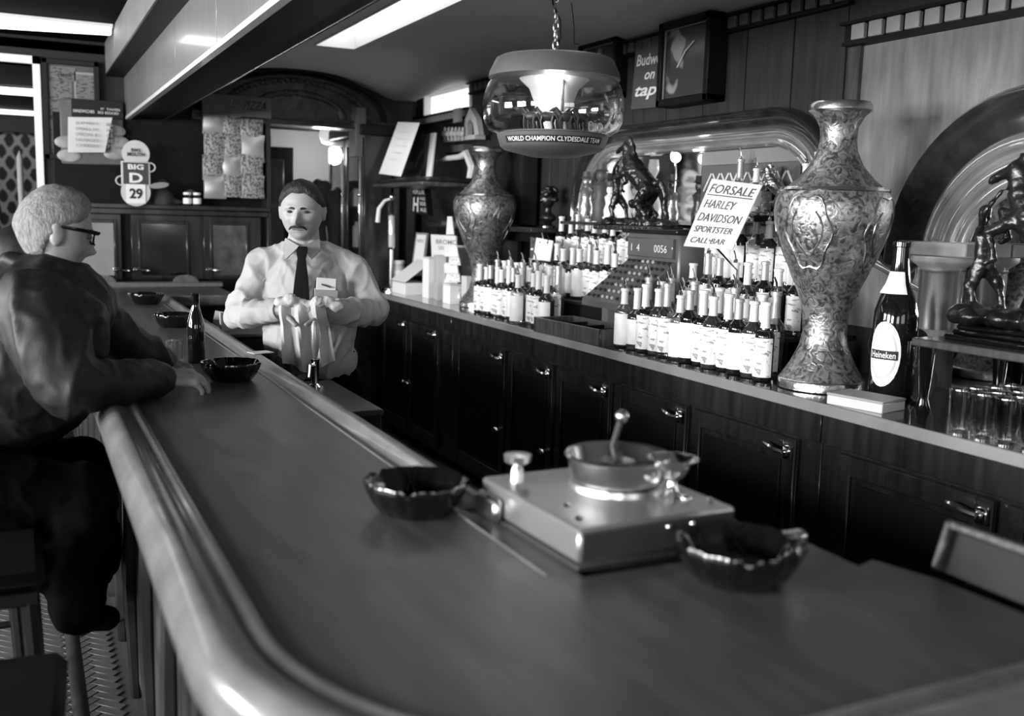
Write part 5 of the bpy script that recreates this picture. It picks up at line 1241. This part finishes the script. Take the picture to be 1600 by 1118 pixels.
bs_=thing('till_stand','dark box stand behind the bar left of the bartender','stand',(.9,4.75,0)); bx('box',BLACKM,bs_,-.09,.2,-.2,.25,0,1.02,.01); bx('shelf_lip',GREYD,bs_,-.1,.21,-.21,.26,1.02,1.035,.003)
# =====================================================================  STOOLS
STW=mat('stool_wood',.006,.45,spec=.3); STV=mat('stool_vinyl',.004,.5,spec=.12)
def stool(x,y,rz,lab):
    s=thing('bar_stool',lab,'bar stool',(x,y,0),rz,'bar stools along the bar')
    MB().box(-.19,.19,-.19,.19,.72,.765,.02).build('seat',STV,s); bx('seat_frame',STW,s,-.175,.175,-.175,.175,.685,.72,.004)
    for sx in (-1,1):
        for sy in (-1,1): MB().tube([(sx*.155,sy*.155,.69),(sx*.185,sy*.185,0)],[.02,.014],8).build('leg',STW,s)
    for sx in (-1,1):
        MB().tube([(sx*.175,-.175,.28),(sx*.175,.175,.28)],.011,8).build('stretcher',STW,s); MB().tube([(-.175,sx*.175,.33),(.175,sx*.175,.33)],.011,8).build('stretcher',STW,s)
    for sy in (-1,1): MB().tube([(-.165,sy*.155,.74),(-.20,sy*.155,1.02)],[.014,.012],8).build('back_post',STW,s)
    MB().box(-.215,-.19,-.18,.18,.94,1.03,.01).build('back_rail',STW,s); return s
stool(-.22,3.06,.05,'dark wooden bar stool carrying the grey haired customer')
stool(-.17,2.60,.0,'empty dark bar stool between the customer and the nearest stool')
stool(-.15,1.80,-.06,'nearest empty dark bar stool at the lower left corner')

# =====================================================================  PEOPLE
def head_mesh(s=1.0,wide=1.0,off=0,nz=False,chinw=0,nose=1.0,mx=72,my=54,hair=None,seed=0):
    """closed head surface, face toward -y, centre at eye level"""
    vs=[];fs=[]
    def G(x,c,w_): return math.exp(-((x-c)/w_)**2)
    def pt(a,ph):
        dx,dy,dz=math.cos(ph)*math.sin(a),-math.cos(ph)*math.cos(a),math.sin(ph)
        x,y,z=.076*dx,.094*dy,.118*dz
        if y>0: y*=1.05
        if z<0:
            t=-z/.118
            x*=1-(.26-chinw)*t**1.6
            if y>0: y*=1-.55*t**1.1
            else: y*=1-.10*t*t
        else:
            t=z/.118; x*=1-.02*t
        if y<0:
            f=max(0,-dy)**.6 
            # flatten the face
            y=-(abs(y)**.78)*(.094**.22)*.93
            def g2(cx,wx,cz,wz): return math.exp(-((x-cx)/wx)**2-((z-cz)/wz)**2)
            y-=nose*(.022*g2(0,.010,-.036,.013)+.013*g2(0,.009,-.016,.020)+.006*g2(0,.016,-.040,.009))
            for s_ in (-1,1):
                y+=.013*g2(s_*.031,.017,.002,.011); y-=.007*g2(s_*.030,.022,.021,.008); y-=.005*g2(s_*.042,.018,-.030,.016)
                y-=nose*.006*g2(s_*.014,.006,-.042,.007); y-=.0035*g2(s_*.031,.011,.003,.007)
                y-=.004*g2(s_*.036,.016,-.075,.016)
            y-=.005*g2(0,.022,-.062,.006)+.005*g2(0,.020,-.074,.006); y+=.0035*g2(0,.026,-.068,.0025); y-=.008*g2(0,.022,-.098,.014); y+=.003*g2(0,.02,-.085,.006)
        x*=wide
        v=Vector((x,y,z))
        if off:
            n=Vector((dx/ .076,dy/.094,dz/.118)).normalized(); k=hair(a,ph,v) if hair else 1
            v+=n*(off*k)
            if seed: v+=n*.004*k*noise.noise(v*60+Vector((seed,0,0)))
        return v*s
    vs.append(pt(0,-PI/2))
    for j in range(1,my):
        ph=-PI/2+PI*j/my
        for i in range(mx): vs.append(pt(2*PI*i/mx,ph))
    vs.append(pt(0,PI/2))
    for i in range(mx): fs.append((0,1+(i+1)%mx,1+i)); fs.append((len(vs)-1,1+(my-2)*mx+i,1+(my-2)*mx+(i+1)%mx))
    for j in range(my-2):
        for i in range(mx): fs.append((1+j*mx+i,1+j*mx+(i+1)%mx,1+(j+1)*mx+(i+1)%mx,1+(j+1)*mx+i))
    return vs,fs
def add_ears(b,wide=1,s=1):
    for sg in (-1,1):
        b.sphere((sg*.077*wide*s,.012*s,-.008*s),(.009*s,.019*s,.031*s),12,8); b.sphere((sg*.082*wide*s,.018*s,.006*s),(.006*s,.014*s,.018*s),10,8)
def hand(b,wrist,fwd,palm,side,curl=.5,s=1.0,spread=.08,thumb=.6):
    """wrist point, fwd = direction of the fingers, palm = direction the palm faces, side=+1/-1 thumb side along fwd x palm"""
    f=Vector(fwd).normalized(); p=Vector(palm); p=(p-f*p.dot(f)).normalized(); t=f.cross(p)*side; w=Vector(wrist)
    b.cap(w-f*.03*s,.026*s,w+f*.01*s,.024*s,10)
    for k in (-1,0,1): b.cap(w+f*.015*s+t*.016*s*k,.016*s,w+f*.075*s+t*.026*s*k,.0145*s,10)
    L=[.078,.085,.080,.062]
    for k in range(4):
        o=(1.5-k)/1.5; base=w+f*(.082-.006*abs(o)*(1 if k<3 else 2))*s+t*.030*s*o; d=(f+t*spread*o).normalized(); ang=0; q=base-d*.01
        for j,frac in enumerate((.42,.32,.26)):
            ang+=curl*(.75+.15*j)*(1+.06*k); dd=d*math.cos(ang)+p*math.sin(ang); q2=q+dd*L[k]*frac*s; r1=(.0088-.0007*j)*s; b.cap(q,r1,q2,r1-.0008*s,10); q=q2
    q=w+f*.02*s+t*.024*s; d=(f*.65+t*.7+p*.25).normalized()
    for j,(l,r1) in enumerate(((.042,.0125),(.032,.0105),(.026,.0095))):
        q2=q+d*l*s; b.cap(q,r1*s,q2,(r1-.001)*s,10); q=q2; d=(d+p*thumb*.5+f*.35).normalized()
def cloth_fn(amp,scale,seed,stretch=(1,1,1)):
    def fn(co,no):
        out=co.copy()
        for i,c in enumerate(co):
            v=Vector((c[0]*stretch[0],c[1]*stretch[1],c[2]*stretch[2]))*scale+Vector((seed,seed,seed))
            n1=noise.noise(v+Vector((0,0,noise.noise(v*.6)*1.2))); n2=noise.noise(v*2.3+Vector((9,3,1))); d=max(0,1-abs(n1)*3.6)**1.5; d+=.35*max(0,1-abs(n2)*4)
            out[i]=c+no[i]*abs(amp)*d
        return out
    return fn

# ---------- bartender: local frame x = image right, y = away, faces -y ----------
BT=thing('person','stout mustached bartender in pale shirt and dark tie wiping with a white towel','person',(1.045,4.10,0),-.455)
b=MB(); HZ=1.592
v,f=head_mesh(1.0,1.10,chinw=.19,nose=1.8); Mh=Matrix.Translation((.0,-.02,HZ))@Matrix.Rotation(math.radians(-3),4,'Z')@Matrix.Rotation(math.radians(4),4,'X')
b.M=Mh; b.add(v,f); add_ears(b,1.14); b.M=Matrix.Identity(4)
b.cap((.0,.03,HZ-.07),.062,(.0,.045,1.42),.07); b.sphere((0,.04,1.22),(.13,.09,.22)); b.sphere((.04,.04,1.0),(.14,.1,.2))
WR=Vector((-.045,-.22,1.205)); WL_=Vector((.125,-.225,1.205)); ER=Vector((-.265,-.02,1.16)); EL=Vector((.30,-.02,1.185))
SR=Vector((-.175,.045,1.365)); SLt=Vector((.205,.045,1.36))
for S_,E_,W_ in ((SR,ER,WR),(SLt,EL,WL_)): b.cap(S_,.045,E_,.036); b.cap(E_,.034,W_,.024)
hand(b,WR,(.85,-.35,.10),(.15,.2,-1),-1,.55,1.05,.06); hand(b,WL_,(-.75,-.45,.22),(-.1,.4,-1),1,.75,1.05,.06)
for sx in (-.07,.15): b.cap((sx,.05,.95),.07,(sx,.05,.5),.055); b.cap((sx,.05,.5),.05,(sx,.05,.08),.035); b.cap((sx,.05,.05),.035,(sx,-.08,.035),.03)
body=blob('body',b,.0042,SKIN,BT,3)
# eyes, brows, moustache
for sg in (-1,1):
    e=MB(); e.M=Mh; e.sphere((sg*.033,-.0755,.003),(.0125,.0105,.006),14,8); e.build('eye',mat('eye_white',.12,.4),BT)
    e=MB(); e.M=Mh; e.sphere((sg*.033,-.0835,.0035),(.0085,.0035,.0045),12,8); e.build('iris',INK,BT)
    e=MB(); e.M=Mh; e.tube([(sg*(.012+.011*i),-.090+.0035*i+.0012*i*i,.016+.0035*math.sin(i*.8)) for i in range(5)],[.004,.0052,.0055,.005,.003],6); e.build('eyebrow',HAIRD,BT)
e=MB(); e.M=Mh; e.tube([(-.036,-.084,-.068),(-.026,-.0925,-.058),(-.012,-.0985,-.055),(0,-.0995,-.0555),(.012,-.0985,-.055),(.026,-.0925,-.058),(.036,-.084,-.068)],[.0028,.005,.0058,.005,.0058,.005,.0028],8); e.build('moustache',HAIRD,BT)
e=MB(); e.M=Mh; e.tube([(-.02,-.0895,-.068),(0,-.094,-.0675),(.02,-.0895,-.068)],[.0012,.0018,.0012],6); e.build('mouth_line',mat('mouth_dark',.08,.6),BT)
def hairfn(hl,back=-.45,temple=.35):
    def h(a,ph,v):
        aa=abs((a+PI)%(2*PI)-PI)  # 0 = front
        # hairline height by angle
        t=aa/PI
        line=np.interp(aa,[0,.45,.9,1.2,1.45,1.75,2.1,PI],[hl,hl+.002,hl-.02,.035,.028,-.005,-.065,-.085])
        k=(v.z-line)/.012; return max(-.35,min(1,k))
    return h
hv,hf=head_mesh(1.0,1.10,off=.013,chinw=.14,hair=hairfn(.075),seed=3)
e=MB(); e.M=Mh; e.add(hv,hf); e.build('hair',HAIRD,BT)
# shirt
b=MB(); C=b.cap
b.sphere((.015,.045,1.27),(.19,.135,.17),20,14); b.sphere((.03,.0,1.08),(.185,.165,.20),20,14); b.sphere((.045,.02,.98),(.18,.155,.12),20,12)
C(SR+Vector((.03,0,0)),.062,SLt-Vector((.03,0,0)),.062); C((-.07,.045,1.425),.045,(.09,.045,1.425),.045); C((-.07,.045,1.43),.04,SR,.062); C((.09,.045,1.43),.04,SLt,.062); C((0,.045,1.42),.078,(0,.045,1.455),.068)
C(SR+Vector((.0,.0,-.005)),.066,ER,.053); C(ER,.056,WR+(ER-WR)*.16,.041); C(SLt+Vector((0,0,-.005)),.066,EL,.054); C(EL,.057,WL_+(EL-WL_)*.16,.041)
blob('shirt',b,.0065,SHIRT,BT,7,cloth_fn(.013,8,4,(1.0,1.0,.75)))
for W_,E_,nm in ((WR,ER,'cuff'),(WL_,EL,'cuff')):
    d=(E_-W_).normalized(); e=MB(); e.tube([W_+d*.012,W_+d*.03,W_+d*.075],[.041,.044,.046],16); e.build(nm,SHIRT,BT)
# collar, tie, pocket note, placket
for sg in (-1,1):
    e=MB(); pts=[(sg*.004,-.066,1.452),(sg*.070,-.005,1.482),(sg*.078,-.04,1.438),(sg*.050,-.105,1.402)]
    P=[Vector(p) for p in pts]; Q=[p+Vector((0,.006,-.004)) for p in P]; e.add(P+Q,[(0,1,2,3),(7,6,5,4),(0,4,5,1),(1,5,6,2),(2,6,7,3),(3,7,4,0)]); e.build('collar',SHIRT,BT)
e=MB(); sec=[(1.452,.017,-.088),(1.44,.022,-.100),(1.415,.019,-.112),(1.405,.016,-.115),(1.33,.026,-.122),(1.26,.033,-.136),(1.20,.037,-.152),(1.165,.030,-.158)]
vs=[];fs=[]
for z,w_,y in sec: vs+=[(.012-w_+.002*(1.45-z)*5,y,z),(.012+.01*(1.45-z),y-.004,z),(.012+w_+.002,y,z),(.012,y+.012,z)]
for i in range(len(sec)-1):
    for k in range(4): fs.append((i*4+k,i*4+(k+1)%4,(i+1)*4+(k+1)%4,(i+1)*4+k))
fs+=[(3,2,1,0),(28,29,30,31)]; e.add(vs,fs); e.build('tie',mat('tie_cloth',.006,.8,spec=.15),BT)
e=MB(); e.M=frame((.108,-.118,1.30),(1,.28,-.06),(0,.12,1)); e.box(-.036,.042,-.02,.028,0,.004,.001); e.build('pocket_note',WHITE,BT)
e=MB(); e.M=frame((.112,-.125,1.298),(1,.28,-.35),(0,.12,1)); e.box(-.02,.02,-.004,.002,0,.006,.001); e.build('pen_clip',GREYD,BT)
e=MB(); e.M=frame((.108,-.115,1.25),(1,.28,-.04),(0,.05,1)); e.box(-.045,.05,-.055,.036,-.004,.0035,.002); e.build('pocket',SHIRT,BT)
# trousers and shoes
b=MB(); C=b.cap
b.sphere((.045,.03,.93),(.172,.14,.10),20,12)
for sx in (-.06,.155): C((sx,.03,.86),.10,(sx,.04,.48),.075); C((sx,.04,.48),.075,(sx,.05,.09),.062)
blob('trousers',b,.012,TROUS,BT,4)
e=MB(); e.lathe([(.166,.985),(.172,.99),(.172,1.015),(.166,1.02)],28,c=(0,0,0),close=False); e.v=[(x+.045,y*.85+.02,z) for x,y,z in e.v]; e.build('belt',BLACKM,BT)
for sx in (-.06,.155): MB().box(sx-.045,sx+.045,-.14,.12,.0,.075,.03).build('shoe',BLACKM,BT)
BT.rotation_euler=(0,0,-.4)
# towel in his hands (hangs free: its own thing)
def btw(p): return BT.matrix_basis@Vector(p)
from mathutils import Euler
Mb=Matrix.Translation((1.045,4.10,0))@Matrix.Rotation(-.4,4,'Z')
tw=MB(); tw.M=Mb; nx_,nz_=16,22; vs=[];fs=[]
for j in range(nz_+1):
    t=j/nz_
    for i in range(nx_+1):
        u=i/nx_; x=-.05+.20*u*(1-.12*(1-t))+.02*t; z=1.235-.27*t*(1-.35*abs(u-.45)); y=-.285-.03*math.sin(u*17+t*2)*(.4+.6*t)+.01*math.sin(u*7+5*t)-.02*math.sin(PI*min(1,t*3))
        vs.append((x,y,z))
for j in range(nz_):
    for i in range(nx_): k=j*(nx_+1)+i; fs.append((k,k+1,k+nx_+2,k+nx_+1))
n0=len(vs); vs+=[(x,y+.005,z) for x,y,z in vs]; fs+=[tuple(n0+q for q in f[::-1]) for f in fs]
o=tw.add(vs,fs).build('bar_towel',TOWEL); tag(o,'white towel hanging in folds from the bartender\'s hands','towel')
b=MB(); b.M=Mb
for i in range(7): b.sphere((-.04+.035*i,-.27-.008*math.sin(i*2),1.238+.012*math.sin(i*1.7)),(.03,.026,.022),10,8)
t2=blob('towel_bunch',b,.006,TOWEL,o,2,cloth_fn(.005,30,7))

# ---------- customer: local frame origin under the head; x = image right, y = away ----------
CS=thing('person','grey haired man in glasses and dark jacket seated leaning over the bar','person',(.085,3.10,0),-.4586)
def L3(px,py,d): # pixel -> local coordinates of the customer
    p=at(px,py,d=d)-Vector((.085,3.10,0)); c,s=math.cos(.4586),math.sin(.4586); return Vector((p.x*c-p.y*s,p.x*s+p.y*c,p.z))
HC=L3(88,362,2.8); HF=math.radians(62)   # face turned: -y rotated toward +x
Mh=Matrix.Translation(HC)@Matrix.Rotation(math.radians(126),4,'Z')@Matrix.Rotation(math.radians(12),4,'X')
b=MB(); v,f=head_mesh(1.04,1.0,nose=1.0); b.M=Mh; b.add(v,f); add_ears(b,1.0,1.04); b.M=Matrix.Identity(4)
sR=L3(62,478,2.63); sL=sR+Vector((-.10,.36,.0)); eR=L3(104,606,2.60); wR=L3(258,590,2.90); eL=L3(215,552,3.2); wL=L3(262,568,3.28)
nk=L3(48,420,2.83)
b.cap(HC+Vector((-.005,.0,-.06)),.055,nk+Vector((.02,0,-.04)),.06)
ch=(sR+sL)/2+Vector((-.04,0,-.12)); pel=Vector((-.36,.0,.90))
b.cap(nk,.06,ch,.10); b.cap(ch,.11,pel,.12)
b.cap(sR,.045,eR,.036); b.cap(eR,.034,wR,.024); b.cap(sL,.045,eL,.036); b.cap(eL,.034,wL,.024)
hand(b,wR,(.85,.5,-.05),(-.2,.3,-.9),1,.45,1.05); hand(b,wL,(.55,-.45,-.12),(.1,.2,-1),-1,.5,1.05)
def loc2(x,y,z): # world -> local
    p=Vector((x,y,z))-Vector((.085,3.10,0)); c,s=math.cos(.4586),math.sin(.4586); return Vector((p.x*c-p.y*s,p.x*s+p.y*c,p.z))
hipR=loc2(-.22,2.96,.86); hipL=loc2(-.22,3.18,.86); kR=loc2(.13,2.93,.80); kL=loc2(.14,3.25,.80); fR=loc2(.10,2.88,.50); fL=loc2(.11,3.24,.50)
for h_,k_,f_ in ((hipR,kR,fR),(hipL,kL,fL)): b.cap(h_,.07,k_,.05); b.cap(k_,.05,f_,.035); b.cap(f_,.03,f_+Vector((.02,0,-.02)),.028)
blob('body',b,.0045,SKIN,CS,3)
hv,hf=head_mesh(1.04,1.0,off=.010,hair=hairfn(.07),seed=5)
e=MB(); e.M=Mh; e.add(hv,hf); e.build('hair',HAIRG,CS)
# glasses
g=MB(); g.M=Mh
for sg in (-1,1):
    g.tube([(sg*.083,.02,.014),(sg*.083,-.06,.018),(sg*.074,-.093,.018)],[.004,.006,.006],8)
    g.tube([(sg*(.034+.027*math.cos(2*PI*i/16)),-.098+abs(.012*math.cos(2*PI*i/16)),.004+.019*math.sin(2*PI*i/16)) for i in range(17)],.003,6)
g.tube([(-.07,-.095,.019),(-.03,-.102,.022),(.03,-.102,.022),(.07,-.095,.019)],.0045,8); g.build('eyeglasses',BLACK,CS)
for sg in (-1,1):
    e=MB(); e.M=Mh; e.sphere((sg*.034,-.078,.004),(.012,.011,.009),12,8); e.build('eye',MATS['eye_white'],CS)
# jacket
b=MB(); C=b.cap
b.sphere((sR+sL)/2+Vector((-.03,.0,-.03)),(.19,.22,.13),20,12); b.sphere(ch+Vector((-.05,0,-.06)),(.20,.23,.24),20,14); b.sphere(pel+Vector((.02,0,.06)),(.22,.23,.22),20,14); b.sphere(pel+Vector((.06,0,-.04)),(.22,.22,.12),20,12)
b.sphere(L3(36,412,2.86),(.075,.08,.062),16,10); C(nk+Vector((-.03,0,-.03)),.085,(sR+sL)/2,.13); C(nk+Vector((-.05,.02,.03)),.075,nk+Vector((.0,0,-.06)),.09)
C(sR+Vector((-.02,.03,0)),.10,sR+(eR-sR)*.55,.092); C(sR+(eR-sR)*.5,.092,eR,.075); C(eR,.076,wR+(eR-wR)*.12,.056)
C(sL,.09,eL,.07); C(eL,.07,wL+(eL-wL)*.2,.05)
C(sR+Vector((.05,.06,-.04)),.09,ch+Vector((.06,0,-.1)),.12)
blob('jacket',b,.009,JACKET,CS,9,cloth_fn(.014,6,2,(1,1,.7)))
e=MB(); e.tube([nk+Vector((-.075,-.02,.02)),nk+Vector((-.02,-.075,.03)),nk+Vector((.05,-.07,.0)),nk+Vector((.11,-.05,-.06))],[.02,.024,.022,.018],10); e.build('jacket_collar',JACKET,CS)
b=MB(); C=b.cap
for h_,k_,f_ in ((hipR,kR,fR),(hipL,kL,fL)): C(h_,.105,k_,.08); C(k_,.088,f_+Vector((0,0,.0)),.075)
C(hipR,.11,fR+Vector((-.10,0,.12)),.08); C(fR+Vector((-.10,0,.12)),.08,kR+Vector((0,0,-.12)),.09); C(kL,.09,fR+Vector((.0,.1,.1)),.08)
blob('trousers',b,.012,TROUS,CS,3,cloth_fn(.008,9,3))
for f_ in (fR,fL):
    d=loc2(.17,3.10,0)-loc2(.0,3.10,0); e=MB(); e.cap(f_+Vector((0,0,-.03)),.045,f_+d*.45+Vector((0,0,-.05)),.035); e.build('shoe',TROUS,CS)
